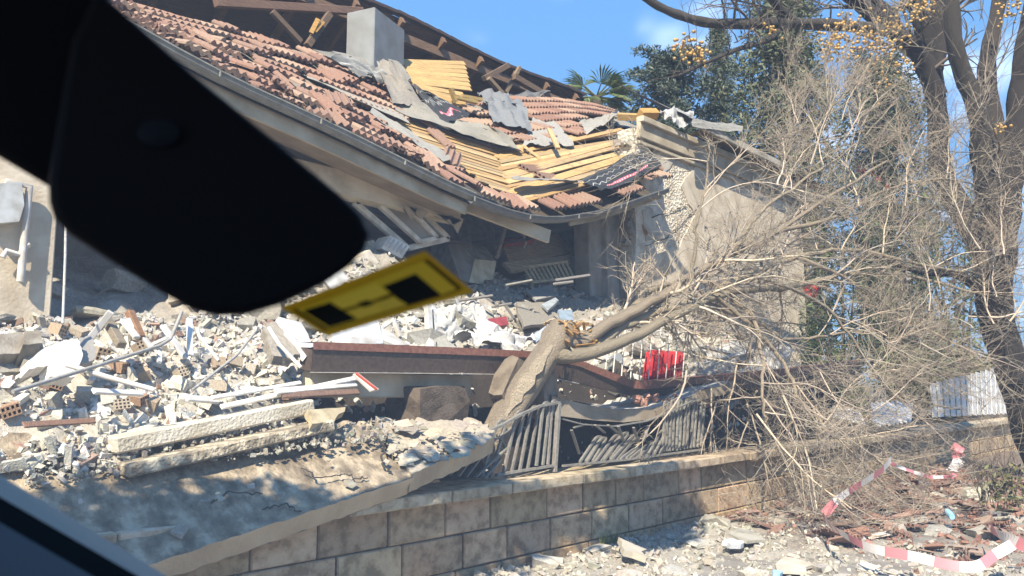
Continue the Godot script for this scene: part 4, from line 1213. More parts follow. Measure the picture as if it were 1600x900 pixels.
# ------------------------------------------------------------------ what lies in the open rooms
func contents() -> void:
	# white plastic window, hanging askew
	var w := thing("window_frame", "dirty white plastic window hanging askew under the cream ring beam", "window", oz(625, 350, -7.2))
	var fr := func(called: String, q: Array, wd: float, c: Color, z: float):
		for i in 4:
			var a := oz(q[i][0], q[i][1], z) - w.position
			var b := oz(q[(i + 1) % 4][0], q[(i + 1) % 4][1], z) - w.position
			var m := mb(tone(c, 0.05))
			m.bar(a, b, wd, 0.07, Vector3.BACK, 0.008)
			put(called, m, M.paint, w)
	fr.call("frame_bar", [[553, 316], [632, 308], [700, 373], [636, 388]], 0.07, Color(0.667, 0.638, 0.551), -7.2)
	fr.call("sash_bar", [[592, 320], [626, 313], [682, 372], [656, 378]], 0.055, Color(0.754, 0.725, 0.638), -7.13)
	var pn := panel("pane", "", "", [[596, 322, -7.14], [624, 315, -7.14], [676, 370, -7.14], [656, 374, -7.14]], 0.008, Color(0.319, 0.290, 0.232), M.plastic, "", 0.0, w)
	pn.set_meta("label", "dusty brown window pane")
	panel("appliance_casing", "white slatted casing, knocked over, below the hanging window", "appliance", [[596, 388, -7.0], [610, 368, -7.0], [640, 385, -7.0], [628, 404, -7.0]], 0.22, Color(0.797, 0.783, 0.725), M.paint)
	for k in 5: stick("grey_strip", "grey slat on the knocked over white casing", "slat", [602 + k * 6, 384 + k * 3.2, -6.95], [611 + k * 6, 371 + k * 3.2, -6.95], 0.02, 0.012, Color(0.522, 0.522, 0.493), M.paint)
	panel("drawer_box", "cream drawer box lying on its side left of the white casing", "drawer", [[552, 405, -6.9], [578, 390, -6.9], [592, 410, -6.9], [570, 428, -6.9]], 0.25, Color(0.754, 0.696, 0.580), M.paint)
	panel("ribbed_sheet", "white ribbed panel standing on end behind the yellow card", "panel", [[505, 436, -6.6], [530, 418, -6.6], [545, 436, -6.6], [520, 455, -6.6]], 0.05, Color(0.800, 0.800, 0.768), M.paint)
	panel("wardrobe", "tall grey wardrobe panel leaning in the dark room", "wardrobe", [[700, 345, -8.3], [768, 328, -8.3], [770, 400, -8.2], [735, 404, -8.1], [700, 430, -8.1]], 0.4, Color(0.348, 0.341, 0.319), M.paint)
	panel("wall_sheet", "smooth grey wall sheet hanging in the dark room right of the window", "wall sheet", [[690, 338, -8.6], [768, 330, -8.6], [770, 385, -8.6], [760, 402, -8.5], [705, 372, -8.6]], 0.06, Color(0.304, 0.312, 0.304), M.plaster, "", 0.02)
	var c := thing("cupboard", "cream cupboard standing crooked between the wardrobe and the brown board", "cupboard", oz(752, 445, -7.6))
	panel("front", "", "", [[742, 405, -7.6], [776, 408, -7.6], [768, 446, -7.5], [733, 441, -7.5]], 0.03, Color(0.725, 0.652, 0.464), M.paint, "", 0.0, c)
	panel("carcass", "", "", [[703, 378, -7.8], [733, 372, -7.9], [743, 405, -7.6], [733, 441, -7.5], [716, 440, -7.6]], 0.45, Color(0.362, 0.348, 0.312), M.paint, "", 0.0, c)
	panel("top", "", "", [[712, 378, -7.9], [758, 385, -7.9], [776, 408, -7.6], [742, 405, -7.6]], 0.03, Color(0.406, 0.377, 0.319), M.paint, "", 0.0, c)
	panel("brown_board", "large brown wooden board tilted in the dark room above the slatted bed base", "board", [[784, 388, -7.9], [858, 344, -8.2], [893, 396, -8.0], [800, 412, -7.7]], 0.05, Color(0.478, 0.362, 0.232), M.wood)
	panel("pale_board", "pale brown board under the tilted brown board", "board", [[786, 410, -7.7], [892, 398, -7.9], [894, 412, -7.8], [800, 424, -7.6]], 0.05, Color(0.551, 0.450, 0.304), M.wood)
	var b := thing("slatted_bed", "cream slatted bed base tipped forward below the brown board", "bed base", oz(858, 436, -7.5))
	for k in 11:
		var m := mb(tone(Color(0.754, 0.652, 0.435), 0.08))
		var t := k / 10.0
		m.bar(oz(lerpf(818, 884, t), lerpf(418, 410, t), -7.7) - b.position, oz(lerpf(832, 896, t), lerpf(440, 434, t), -7.5) - b.position, 0.045, 0.02)
		put("slat", m, M.wood, b)
	for q in [[[816, 418], [886, 409], -7.7], [[830, 441], [898, 434], -7.5]]:
		var m := mb(Color(0.667, 0.580, 0.392))
		m.bar(oz(q[0][0], q[0][1], q[2]) - b.position, oz(q[1][0], q[1][1], q[2]) - b.position, 0.05, 0.035)
		put("side_rail", m, M.wood, b)
	rod("red_roll", "dull red bolster lying on the tilted brown board", "bolster", [[783, 381, -7.8], [800, 378, -7.8], [829, 375, -7.8]], 0.065, Color(0.406, 0.051, 0.058), M.cloth)
	rod("cable", "pale cable hanging from the broken ceiling beside the red bolster", "cable", [[812, 350, -7.7], [818, 365, -7.7], [822, 380, -7.7], [818, 388, -7.7]], 0.016, Color(0.797, 0.725, 0.609), M.cloth)
	stick("wooden_post", "thin pale wooden post standing beside the wardrobe in the dark room", "post", [792, 345, -7.7], [776, 402, -7.5], 0.05, 0.05, Color(0.522, 0.435, 0.319), M.wood)
	stick("wooden_post", "dark door jamb hanging behind the wardrobe", "post", [770, 332, -8.0], [774, 395, -7.9], 0.03, 0.03, Color(0.435, 0.392, 0.319), M.wood)
	panel("doorway_shade_panel", "dark panel painting the shade of an open doorway beside the ribbed concrete pier", "door", [[862, 345, -8.9], [922, 335, -8.9], [918, 400, -8.9], [898, 400, -8.9]], 0.05, Color(0.102, 0.102, 0.104), M.paint)  # near-black plate stands in for the shade inside the doorway
	# middle of the heap, just behind the brown beam
	sheet("white_sheet", "large white cloth draped over broken panels behind the brown beam", "cloth", [[682, 470, -6.4], [745, 463, -6.5], [764, 505, -6.1], [678, 545, -5.6]], 0.10, 1.6, Color(0.62, 0.60, 0.55), M.cloth, 26, 22)
	sheet("white_sheet", "white plastic sheet heaped in full sun beside the red box", "cloth", [[705, 528, -5.7], [762, 505, -5.8], [838, 530, -5.6], [800, 548, -5.35]], 0.14, 2.4, Color(0.85, 0.83, 0.78), M.cloth, 30, 20)
	panel("red_box", "small dull red box lying on the white sheet", "box", [[763, 498, -5.95], [791, 494, -5.95], [795, 507, -5.9], [768, 511, -5.9]], 0.14, Color(0.32, 0.055, 0.06), M.paint)
	stick("white_post", "upright white plastic post between rubble and the white cloth", "post", [668, 474, -6.2], [672, 546, -5.6], 0.06, 0.06, Color(0.62, 0.62, 0.6), M.paint)
	stick("white_post", "grey white plastic post leaning behind the white cloth", "post", [676, 478, -6.3], [684, 545, -5.7], 0.045, 0.045, Color(0.56, 0.58, 0.6), M.paint)
	panel("grey_board", "flat grey board lying on the rubble below the bed base", "board", [[822, 455, -7.1], [862, 444, -7.3], [868, 462, -6.9], [838, 468, -6.8]], 0.03, Color(0.32, 0.32, 0.31), M.plaster)
	panel("mesh_mat", "rough grey woven mat slumped on the rubble", "mat", [[808, 470, -6.7], [855, 474, -6.8], [868, 500, -6.3], [818, 512, -6.1]], 0.04, Color(0.34, 0.31, 0.26), M.rubble, "", 0.03)
	panel("blue_sheet", "blue grey panel strip pointing to the snapped trunk", "panel", [[828, 528, -5.7], [856, 506, -5.9], [864, 514, -5.8], [838, 534, -5.6]], 0.03, Color(0.42, 0.48, 0.55), M.paint)
	panel("blue_sheet", "folded blue grey sheet above the grey mat", "panel", [[846, 476, -6.6], [868, 464, -6.7], [873, 470, -6.6], [856, 484, -6.4]], 0.03, Color(0.35, 0.4, 0.45), M.paint)
	panel("blue_sheet", "small blue tile panel right of the grey mat", "panel", [[872, 484, -6.4], [894, 484, -6.4], [896, 500, -6.2], [876, 500, -6.2]], 0.03, Color(0.28, 0.36, 0.44), M.paint)
	for s in [[784, 470, 830, 535, 0.035], [750, 458, 778, 478, 0.03], [694, 473, 770, 462, 0.03], [768, 480, 800, 474, 0.03], [790, 446, 832, 438, 0.03], [868, 438, 922, 430, 0.04], [864, 444, 896, 440, 0.04]]:
		stick("dark_batten", "thin grey batten lying among the rubble in the shaded room", "batten", [s[0], s[1], -6.5], [s[2], s[3], -6.3], s[4], 0.025, tone(Color(0.3, 0.28, 0.25), 0.2), M.wood, "battens in the rubble of the open room")
	# left of it
	panel("wall_board", "large pale blue grey panel tipped towards the rubble, its edge bright", "panel", [[436, 494, -5.6], [470, 505, -5.7], [492, 540, -5.4], [478, 558, -5.2], [448, 520, -5.4]], 0.05, Color(0.66, 0.67, 0.68), M.plaster, "", 0.012)
	panel("plaster_slab", "broken plaster slab with brick holes showing, leaning left of the brown beam", "plaster slab", [[410, 515, -5.5], [432, 500, -5.55], [470, 545, -5.3], [455, 560, -5.2], [425, 552, -5.25]], 0.08, Color(0.42, 0.38, 0.31), M.rubble, "", 0.03)
	panel("wall_board", "pale panel standing on edge behind the left end of the brown beam", "panel", [[520, 520, -5.5], [590, 500, -5.7], [600, 535, -5.4], [525, 540, -5.4]], 0.04, Color(0.55, 0.58, 0.62), M.paint)
	panel("wall_board", "tilted grey white panel with bright edge above the brown beam", "panel", [[566, 516, -5.6], [590, 508, -5.7], [640, 538, -5.35], [618, 540, -5.35]], 0.03, Color(0.5, 0.5, 0.48), M.paint)
	panel("white_box", "small white rounded box just above the brown beam", "box", [[548, 526, -5.35], [586, 528, -5.35], [588, 540, -5.35], [546, 540, -5.35]], 0.14, Color(0.85, 0.84, 0.8), M.paint)
	stick("plastic_strip", "white plastic bar leaning above the tilted grey panel", "plastic bar", [594, 514, -5.7], [614, 500, -5.8], 0.035, 0.035, Color(0.62, 0.6, 0.56), M.paint)
	stick("plastic_strip", "white plastic bar standing beside the shaded rubble hollow", "plastic bar", [614, 498, -5.8], [625, 528, -5.6], 0.035, 0.035, Color(0.5, 0.47, 0.42), M.paint)
	# sunny rubble at the left
	var bw := Color(0.86, 0.84, 0.79)
	panel("plaster_slab", "largest bright white plaster slab standing up in the sunny rubble", "plaster slab", [[70, 544, -5.3], [100, 530, -5.35], [126, 524, -5.4], [122, 540, -5.4], [127, 558, -5.35], [120, 586, -5.2], [78, 588, -5.15], [76, 570, -5.2], [44, 578, -5.15], [42, 566, -5.2]], 0.09, bw, M.plaster, "", 0.008)
	panel("plaster_slab", "grey plaster slab, coloured as the shaded side of the largest white one", "plaster slab", [[126, 526, -5.55], [140, 524, -5.6], [152, 545, -5.5], [146, 562, -5.4], [120, 570, -5.35]], 0.08, Color(0.36, 0.34, 0.31), M.plaster, "", 0.015)  # separate dark grey plate paints the shaded side of the white slab
	for s in [[0, 522, 36, 552, 0], [38, 518, 62, 536, 1], [2, 552, 34, 580, 2], [38, 538, 66, 570, 3], [12, 584, 40, 600, 4]]:
		panel("concrete_block", ["large grey concrete block at the rubble's edge near the tan wall, top of the stack", "small grey concrete block on the stack beside the largest white slab", "grey concrete block at the bottom of the stack near the tan wall", "grey concrete block leaning between the stack and the largest white slab", "low grey concrete block half buried before the stack"][s[4]], "concrete block", [[s[0], s[1], -5.7], [s[2], s[1] - 3, -5.75], [s[2] + 4, s[3], -5.6], [s[0] - 2, s[3] + 2, -5.55]], 0.3, tone(Color(0.36, 0.34, 0.3), 0.1), M.stone, "", 0.008)
	for s in [[138, 532, 174, 487, 0.045, "white plastic frame length standing up beside the largest white slab"], [200, 498, 238, 545, 0.035, "long white plastic frame length leaning in the sunny rubble beside the brown post"], [192, 500, 214, 528, 0.05, "short white plastic frame length leaning left of the brown post"], [254, 508, 290, 560, 0.05, "widest white plastic frame length leaning at the end of the sunny rubble"], [296, 498, 297, 556, 0.045, "blue white plastic frame length standing upright in shade"], [236, 540, 262, 528, 0.035, "pale blue plastic frame length propped low in the rubble"], [249, 545, 249, 566, 0.03, "shortest white plastic upright in the sunny rubble"]]:
		stick("plastic_strip", s[5], "plastic bar", [s[0], s[1], -5.7], [s[2], s[3], -5.55], s[4], 0.025, Color(0.66, 0.67, 0.68), M.paint, "plastic window frame lengths in the rubble")
	stick("old_post", "weathered grey brown timber post standing in the sunny rubble", "timber", [166, 498, -5.7], [190, 540, -5.5], 0.06, 0.05, Color(0.34, 0.28, 0.2), M.wood)
	stick("old_post", "rusty brown timber post leaning on a white frame length", "timber", [202, 487, -5.75], [220, 528, -5.6], 0.05, 0.05, Color(0.36, 0.19, 0.1), M.wood)
	rod("bent_pipe", "long bent grey pipe lying across the sunny rubble", "pipe", [[284, 487, -5.6], [274, 512, -5.5], [266, 530, -5.45], [250, 540, -5.35], [150, 572, -5.0], [20, 612, -4.75]], 0.012, Color(0.48, 0.46, 0.42), M.steel)
	rod("white_pipe", "straight white plastic pipe lying over the hollow bricks", "pipe", [[104, 570, -5.05], [170, 590, -4.95], [240, 609, -4.85]], 0.016, Color(0.8, 0.78, 0.74), M.paint)
	rod("white_pipe", "bent thin white pipe in front of the shaded stone", "pipe", [[308, 513, -5.5], [311, 525, -5.45], [342, 564, -5.2]], 0.012, Color(0.66, 0.64, 0.6), M.paint)
	rod("white_pipe", "thin white pipe leaning on the broken plaster slab", "pipe", [[420, 512, -5.25], [436, 538, -5.15], [470, 574, -5.0]], 0.014, Color(0.8, 0.78, 0.74), M.paint)
	rod("iron_rod", "thin grey rod leaning right of the bent pipe", "iron rod", [[400, 517, -5.4], [370, 555, -5.2], [300, 610, -4.9]], 0.01, Color(0.5, 0.48, 0.44), M.steel)
	rod("cable", "thin white cable hanging straight down before the tan wall", "cable", [[103, 340, -5.5], [102, 400, -5.5], [99, 480, -5.45], [98, 505, -5.4]], 0.008, Color(0.75, 0.73, 0.7), M.cloth)
	rod("drain_pipe", "white plumbing pipe loop fixed to the tan wall remnant", "pipe", [[8, 284, -6.75], [46, 292, -6.75], [40, 350, -6.75], [32, 440, -6.75]], 0.028, Color(0.6, 0.58, 0.55), M.paint)
	rod("drain_pipe", "short white branch pipe low on the tan wall remnant", "pipe", [[4, 402, -6.75], [10, 392, -6.75], [30, 398, -6.75], [38, 385, -6.75], [46, 382, -6.75]], 0.022, Color(0.6, 0.58, 0.55), M.paint)
	panel("wash_basin", "pale grey tank fixed to the tan wall remnant beside the pipes", "tank", [[-20, 288, -6.7], [34, 284, -6.7], [38, 320, -6.7], [30, 346, -6.7], [-20, 350, -6.7]], 0.12, Color(0.55, 0.57, 0.58), M.paint)
	for s in [[330, 622, 470, 598, 0.03, "white trim length curving beside the sunny concrete beam, highest of three", 0.86], [345, 636, 560, 590, 0.035, "longest white trim length lying before the brown beam", 0.86], [145, 611, 222, 615, 0.04, "short white trim length lying in the sunny hollow bricks", 0.85], [430, 612, 556, 600, 0.05, "wide pale trim length under the brown beam", 0.7], [290, 622, 340, 626, 0.05, "white trim stub beside the hollow bricks", 0.85]]:
		stick("white_trim", s[5], "trim", [s[0], s[1], -4.95], [s[2], s[3], -5.1], s[4], 0.02, Color(s[6], s[6] * 0.98, s[6] * 0.93), M.paint)
	panel("white_trim", "white strip with red edge slanting under the brown beam", "trim", [[552, 584, -4.95], [560, 583, -4.95], [592, 608, -4.85], [580, 610, -4.85]], 0.02, Color(0.8, 0.77, 0.72), M.paint)
	stick("red_edging", "thin red edging beside the slanting white strip", "trim", [556, 583, -4.94], [589, 609, -4.84], 0.014, 0.02, Color(0.5, 0.1, 0.06), M.paint)
	stick("rusty_board", "rusty brown sheet lying flat along the rubble's front, left one", "metal sheet", [36, 664, -4.9], [148, 657, -5.1], 0.04, 0.012, Color(0.36, 0.2, 0.13), M.clay)
	stick("rusty_board", "dark brown sheet strip under the longest white trim length", "metal sheet", [440, 618, -4.95], [560, 612, -5.0], 0.05, 0.02, Color(0.26, 0.16, 0.11), M.clay)
	panel("stone_flag", "yellow brown stone slab at the end of the sunny concrete beams", "stone slab", [[480, 640, -4.85], [540, 636, -4.95], [522, 660, -4.75], [488, 662, -4.7]], 0.05, Color(0.5, 0.43, 0.29), M.stone, "", 0.015)

# hollow bricks, lumps and splinters scattered over the heap
func litter() -> void:
	var kinds := [hollow(Vector3(0.16, 0.16, 0.18), 3, 3, Color(0.60, 0.46, 0.32)), hollow(Vector3(0.19, 0.135, 0.19), 4, 3, Color(0.66, 0.56, 0.43)), hollow(Vector3(0.15, 0.15, 0.16), 3, 3, Color(0.72, 0.67, 0.58)), hollow(Vector3(0.17, 0.12, 0.2), 4, 2, Color(0.52, 0.33, 0.21))]
	var look_ := ["tan hollow brick", "pale tan hollow brick", "dusty white hollow brick", "orange brown hollow brick"]
	var meshes := []
	for k in kinds: meshes.append(k.mesh())
	var zone := func(q: Vector2) -> String:
		if q.x < 160: return "below the white slab"
		if q.x < 260: return "around the leaning plastic strips"
		if q.x < 340: return "behind the sunny concrete beams"
		if q.x < 500: return "left of the brown beam"
		if q.x < 700: return "behind the brown beam"
		if q.x < 900: return "in the open room"
		return "near the red chair"
	for s in [[90, 518, 0], [86, 604, 3], [184, 576, 3], [222, 590, 0], [172, 628, 2], [188, 638, 1], [216, 627, 3], [232, 635, 0], [84, 630, 2], [130, 620, 2], [341, 570, 0], [284, 586, 1], [342, 606, 1], [326, 634, 2], [217, 530, 1], [219, 545, 0], [122, 522, 1], [14, 645, 3], [367, 566, 1], [392, 578, 2], [156, 556, 0]]:
		# where the sight line meets the heap
		var p := Vector3.ZERO
		for i in 200:
			var z := -4.3 - i * 0.015
			p = oz(s[0], s[1] + 4, z)
			if p.y <= heap(p.x, p.z) + 0.03: break
		var b := put("hollow_brick", meshes[s[2]], M.clay)
		b.transform = Transform3D(Basis.from_euler(Vector3(rf(-0.5, 0.5), 0.65 + rf(-0.9, 0.7), rf(-0.5, 0.5))) * Basis.from_scale(Vector3.ONE * rf(0.46, 0.58)), p + Vector3(0, 0.03, 0))
		tag(b, look_[s[2]] + " lying " + zone.call(Vector2(s[0], s[1])), "hollow brick", "hollow bricks in the rubble")
	# lumps
	var groups := [[44, 1.0, 4.6, -8.6, -6.4, 0.1, 0.34, Color(0.42, 0.39, 0.33)], [110, 0.9, 4.2, -6.4, -4.95, 0.035, 0.12, Color(0.78, 0.735, 0.64)], [60, 3.6, 7.0, -7.6, -5.5, 0.07, 0.26, Color(0.42, 0.39, 0.33)], [45, 6.6, 9.8, -8.0, -5.4, 0.08, 0.3, Color(0.42, 0.39, 0.34)], [22, 8.0, 13.0, -6.8, -5.3, 0.08, 0.3, Color(0.62, 0.58, 0.52)]]
	for g in groups:
		for i in g[0]:
			var x := rf(g[1], g[2])
			var z := rf(g[3], g[4])
			var y := heap(x, z)
			if y < 0.9: continue
			var s: float = g[5] + (g[6] - g[5]) * pow(rf(0, 1), 2.6)
			var flat := rf(0, 1) < 0.4
			var m := mb(tone(g[7], 0.2))
			m.chunk(Transform3D(Basis.from_euler(Vector3(rf(-0.5, 0.5), rf(-PI, PI), rf(-0.5, 0.5)))), Vector3(s * rf(0.9, 1.6), s * (0.28 if flat else rf(0.6, 0.9)), s * rf(0.7, 1.2)), rng, 0.16 if flat else 0.24)
			var called := "plaster_piece" if flat else "concrete_lump"
			var o := put(called, m, M.rubble)
			o.position = Vector3(x, y + s * 0.16, z)
			var q := pj(o.position)
			var sz := "small" if s < g[5] + 0.22 * (g[6] - g[5]) else ("middling" if s < g[5] + 0.5 * (g[6] - g[5]) else "large")
			tag(o, sz + (" flat broken plaster piece " if flat else " rough broken concrete lump ") + zone.call(q) + (", deep in shade" if z < -6.6 else ""), "plaster piece" if flat else "concrete lump", ("flat plaster pieces " if flat else "concrete lumps ") + zone.call(q))
	# the heap itself and its splinters: nobody could count them
	var h := mb()
	h.grid(230, 80, func(u, v): var x := lerpf(-0.4, 15.6, u); var z := lerpf(-4.93, -10.4, v); return Vector3(x, heap(x, z), z), Vector3.UP, func(u, v): var k := 0.5 + 0.5 * n3(Vector3(u * 40, v * 20, 1), 1.0); var hh := heap(lerpf(-0.4, 15.6, u), lerpf(-4.93, -10.4, v)); return Color(0.075, 0.062, 0.05) if hh < 0.95 or (lerpf(-4.93, -10.4, v) > -5.72 and lerpf(-0.4, 15.6, u) > 3.3) else Color(0.62, 0.575, 0.49).lerp(Color(0.33, 0.30, 0.26), clampf(k + smoothstep(0.1, 0.5, v) * 0.5 - 0.25, 0, 1)))  # front face behind the railing coloured near-black in place of shade
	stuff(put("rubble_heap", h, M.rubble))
	var c := mb()
	for i in 17000:
		var x := rf(0.7, 5.0) if i < 10500 else rf(4.0, 13.0)
		var z := rf(-6.9, -4.9) if i < 10500 else rf(-8.0, -5.3)
		var y := heap(x, z)
		if y < 0.8: continue
		var s := 0.008 + 0.055 * pow(rf(0, 1), 3.2)
		c.col = tone(Color(0.76, 0.715, 0.62) if rf(0, 1) < 0.75 else (Color(0.46, 0.31, 0.24) if rf(0, 1) < 0.25 else Color(0.88, 0.87, 0.84)), 0.2)
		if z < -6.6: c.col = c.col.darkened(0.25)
		c.chip(Transform3D(rnd_basis(), Vector3(x, y + s * 0.3, z)), Vector3(s * rf(0.8, 3.2), s * rf(0.3, 0.9), s), rng)
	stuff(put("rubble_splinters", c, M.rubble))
	# dirt on the slab
	var d := mb()
	for i in 800:
		var t := rf(0, 1)
		var px := lerpf(40, 620, t)
		var py := lerpf(705, 662, t) + rf(-10, 60) * (1.0 - 0.6 * t)
		var p := oz(px, py, -5.1 + (py - 650) / 130.0)
		var a := oz(-150, 1010, -4.3)
		var b := oz(640, 748, -4.36)
		var e := oz(-60, 690, -5.2)
		var nrm := (b - a).cross(e - a).normalized()
		if nrm.y < 0: nrm = -nrm
		var dir := (p - EYE).normalized()
		p = EYE + dir * ((a - EYE).dot(nrm) / dir.dot(nrm))
		var s := 0.008 + 0.03 * pow(rf(0, 1), 3.0)
		d.col = tone(Color(0.42, 0.39, 0.33), 0.35)
		d.chip(Transform3D(rnd_basis(), p + nrm * (s * 0.3 + 0.012)), Vector3(s * rf(0.8, 2.0), s * 0.7, s), rng)
	# flat flakes broken off the slabs' faces
	for i in 110:
		var far := i % 5 > 0
		var p := on_slab(lerpf(80, 620, rf(0, 1)), lerpf(690, 850, rf(0, 1)))
		if far: p = oz(lerpf(610, 755, rf(0, 1)), lerpf(662, 730, rf(0, 1)), -4.7)
		var px := pj(p)
		if px.y > lerpf(858, 742, (px.x - 250) / 390.0): continue
		var a := oz(643, 741, -4.36) if far else oz(-150, 1010, -4.3)
		var u := (oz(772, 683, -4.42) if far else oz(640, 748, -4.36)) - a
		var w := (oz(588, 655, -5.0) if far else oz(-60, 690, -5.2)) - a
		var nrm := u.cross(w).normalized()
		if nrm.y < 0: nrm = -nrm
		var dir := (p - EYE).normalized()
		p = EYE + dir * ((a - EYE).dot(nrm) / dir.dot(nrm))
		var x := u.normalized()
		var s := 0.02 + (0.12 if far else 0.06) * pow(rf(0, 1), 2.5)
		d.col = tone(Color(0.52, 0.45, 0.34), 0.3)
		d.chip(Transform3D(Basis(x, nrm, x.cross(nrm)) * Basis.from_euler(Vector3(rf(-0.12, 0.12), rf(-PI, PI), rf(-0.12, 0.12))), p + nrm * 0.014), Vector3(s * rf(0.9, 1.8), rf(0.005, 0.014), s), rng)
	stuff(put("slab_grit", d, M.rubble))

func pavement_litter() -> void:
	var g := mb()
	g.grid(150, 50, func(u, v): var x := lerpf(2.0, 20.0, u); var z := lerpf(-1.5, -4.62, v); return Vector3(x, pave(x, z), z), Vector3.UP, func(u, v): var x := lerpf(2.0, 20.0, u); var k := smoothstep(7.2, 9.6, x + 1.5 * n3(Vector3(x, 0, v * 4), 0.9)); var q := 0.5 + 0.5 * n3(Vector3(x * 3, v * 9, 2), 1.0); return Color(0.56, 0.51, 0.42).lerp(Color(0.235, 0.165, 0.12), k * 0.9).darkened(0.25 * q))
	stuff(put("pavement_debris", g, M.rubble))
	var c := mb()
	for i in 14000:
		var x := 4.0 + 13.0 * pow(rf(0, 1), 1.5)
		var z := rf(-4.6, -1.6)
		var red := smoothstep(7.2, 9.4, x + 1.5 * n3(Vector3(x, 0, z), 0.9))
		var s := 0.008 + 0.045 * pow(rf(0, 1), 4.0)
		c.col = tone(Color(0.36, 0.20, 0.145) if rf(0, 1) < red * 0.8 else Color(0.60, 0.55, 0.46), 0.25)
		c.chip(Transform3D(rnd_basis(), Vector3(x, pave(x, z) + s * 0.3, z)), Vector3(s * rf(0.8, 2.4), s * rf(0.4, 0.9), s), rng)
	stuff(put("pavement_splinters", c, M.rubble))
	var zone := func(x: float, z: float) -> String:
		var near := "beside the stone wall" if z < -3.7 else ("in mid pavement" if z < -2.7 else "near the kerb")
		if x < 6.4: return near + ", pale end"
		if x < 8.2: return near + ", before the twigs"
		if x < 10.2: return near + ", under the twigs"
		return near + ", by the tape"
	for i in 95:
		var x := 4.6 + 9.5 * pow(rf(0, 1), 1.3)
		var z := rf(-4.5, -2.0)
		var s := 0.05 + 0.16 * pow(rf(0, 1), 2.4)
		var flat := rf(0, 1) < 0.5
		var m := mb(tone(Color(0.62, 0.57, 0.48), 0.2))
		m.chunk(Transform3D(Basis.from_euler(Vector3(rf(-0.3, 0.3), rf(-PI, PI), rf(-0.3, 0.3)))), Vector3(s * rf(1.0, 1.9), s * (0.3 if flat else 0.75), s * rf(0.7, 1.2)), rng, 0.2)
		var o := put("concrete_lump" if not flat else "plaster_piece", m, M.rubble)
		o.position = Vector3(x, pave(x, z) + s * 0.15, z)
		tag(o, ("small " if s < 0.09 else "large ") + ("flat pale plaster piece " if flat else "pale concrete lump ") + zone.call(x, z), "plaster piece" if flat else "concrete lump", "pale pieces on the pavement")
	var red := [Color(0.36, 0.20, 0.145), Color(0.42, 0.26, 0.20), Color(0.30, 0.165, 0.12), Color(0.43, 0.31, 0.24)]
	var ms := []
	for k in 4: ms.append(tile_mesh(red[k], 0.35 + 0.15 * k).mesh())
	for i in 124:
		var x := 7.4 + 6.6 * rf(0, 1)
		var z := rf(-4.4, -2.0)
		var o := put("tile_shard", ms[i % 4], M.clay)
		o.transform = Transform3D(Basis.from_euler(Vector3(rf(-0.4, 0.4), rf(-PI, PI), rf(-0.5, 0.5))) * Basis.from_scale(Vector3.ONE * rf(0.5, 0.95)), Vector3(x, pave(x, z) + 0.05, z))
		tag(o, ["dull red", "pale red", "dark red", "dusty pink"][i % 4] + " roof tile shard " + zone.call(x, z), "tile shard", "roof tile shards on the pavement")
	# odd things
	var flatp := func(called: String, label: String, cat: String, px, py, w: float, l: float, turn: float, tilt: float, th: float, c: Color, m: Material):
		var p := oy(px, py, 0.24)
		var k := mb(c)
		var poly := []
		var an := rf(0, 1)
		for i in 9:
			var a := an + TAU * (i + rf(-0.3, 0.3)) / 9.0
			var r := 1.0 / maxf(absf(cos(a)), absf(sin(a)))
			poly.append(Vector2(cos(a) * r * w * 0.5 * rf(0.5, 1.0), sin(a) * r * l * 0.5 * rf(0.5, 1.0)))
		k.slab(poly, turned(Vector3(tilt, turn, 0)), th)
		var o := put(called, k, m)
		o.position = Vector3(p.x, pave(p.x, p.z) + 0.03 + absf(tilt) * w * 0.3, p.z)
		tag(o, label, cat)
	flatp.call("plaster_sheet", "grey plaster sheet lying tilted between the twigs and the pale rubble", "plaster sheet", 1165, 832, 0.75, 0.35, 0.5, 0.16, 0.025, Color(0.42, 0.4, 0.34), M.plaster)
	flatp.call("plaster_sheet", "long pale plaster sheet on the rubble near the kerb", "plaster sheet", 1235, 868, 0.6, 0.35, 0.3, 0.1, 0.025, Color(0.6, 0.56, 0.47), M.plaster)
	flatp.call("plaster_sheet", "small dark edged plaster sheet propped near the stone wall", "plaster sheet", 985, 862, 0.5, 0.3, 0.5, 0.3, 0.05, Color(0.5, 0.46, 0.38), M.plaster)
	flatp.call("paper_bag", "crumpled white paper lying beside the grey plaster sheet", "paper", 1145, 842, 0.3, 0.2, 0.2, 0.15, 0.04, Color(0.78, 0.8, 0.84), M.cloth)
	flatp.call("plastic_scrap", "light blue plastic scrap near the kerb", "plastic scrap", 1213, 882, 0.12, 0.08, 0.2, 0.2, 0.03, Color(0.35, 0.62, 0.75), M.plastic)
	flatp.call("plastic_scrap", "orange plastic scrap on the pale rubble", "plastic scrap", 942, 890, 0.09, 0.08, 0.2, 0.3, 0.04, Color(0.75, 0.35, 0.12), M.plastic)
	sheet("plastic_bag", "crumpled clear white plastic bag by the striped tape", "plastic bag", [[1478, 800, -3.6], [1530, 784, -3.6], [1550, 806, -3.3], [1490, 816, -3.3]], 0.10, 2.5, Color(0.62, 0.66, 0.7), M.plastic)
	var bt := mb(Color(0.3, 0.55, 0.75))
	bt.tube([Vector3.ZERO, Vector3(0.05, 0, 0), Vector3(0.16, 0, 0), Vector3(0.2, 0, 0), Vector3(0.23, 0, 0)], [0.026, 0.033, 0.033, 0.014, 0.013], 10)
	var bo := put("plastic_bottle", bt, M.plastic)
	bo.position = oy(1488, 808, 0.3)
	bo.rotation = Vector3(0, 0.5, 0.15)
	tag(bo, "blue plastic bottle lying beside the clear plastic bag", "bottle")
	# weeds at the foot of the wall
	var wd := mb()
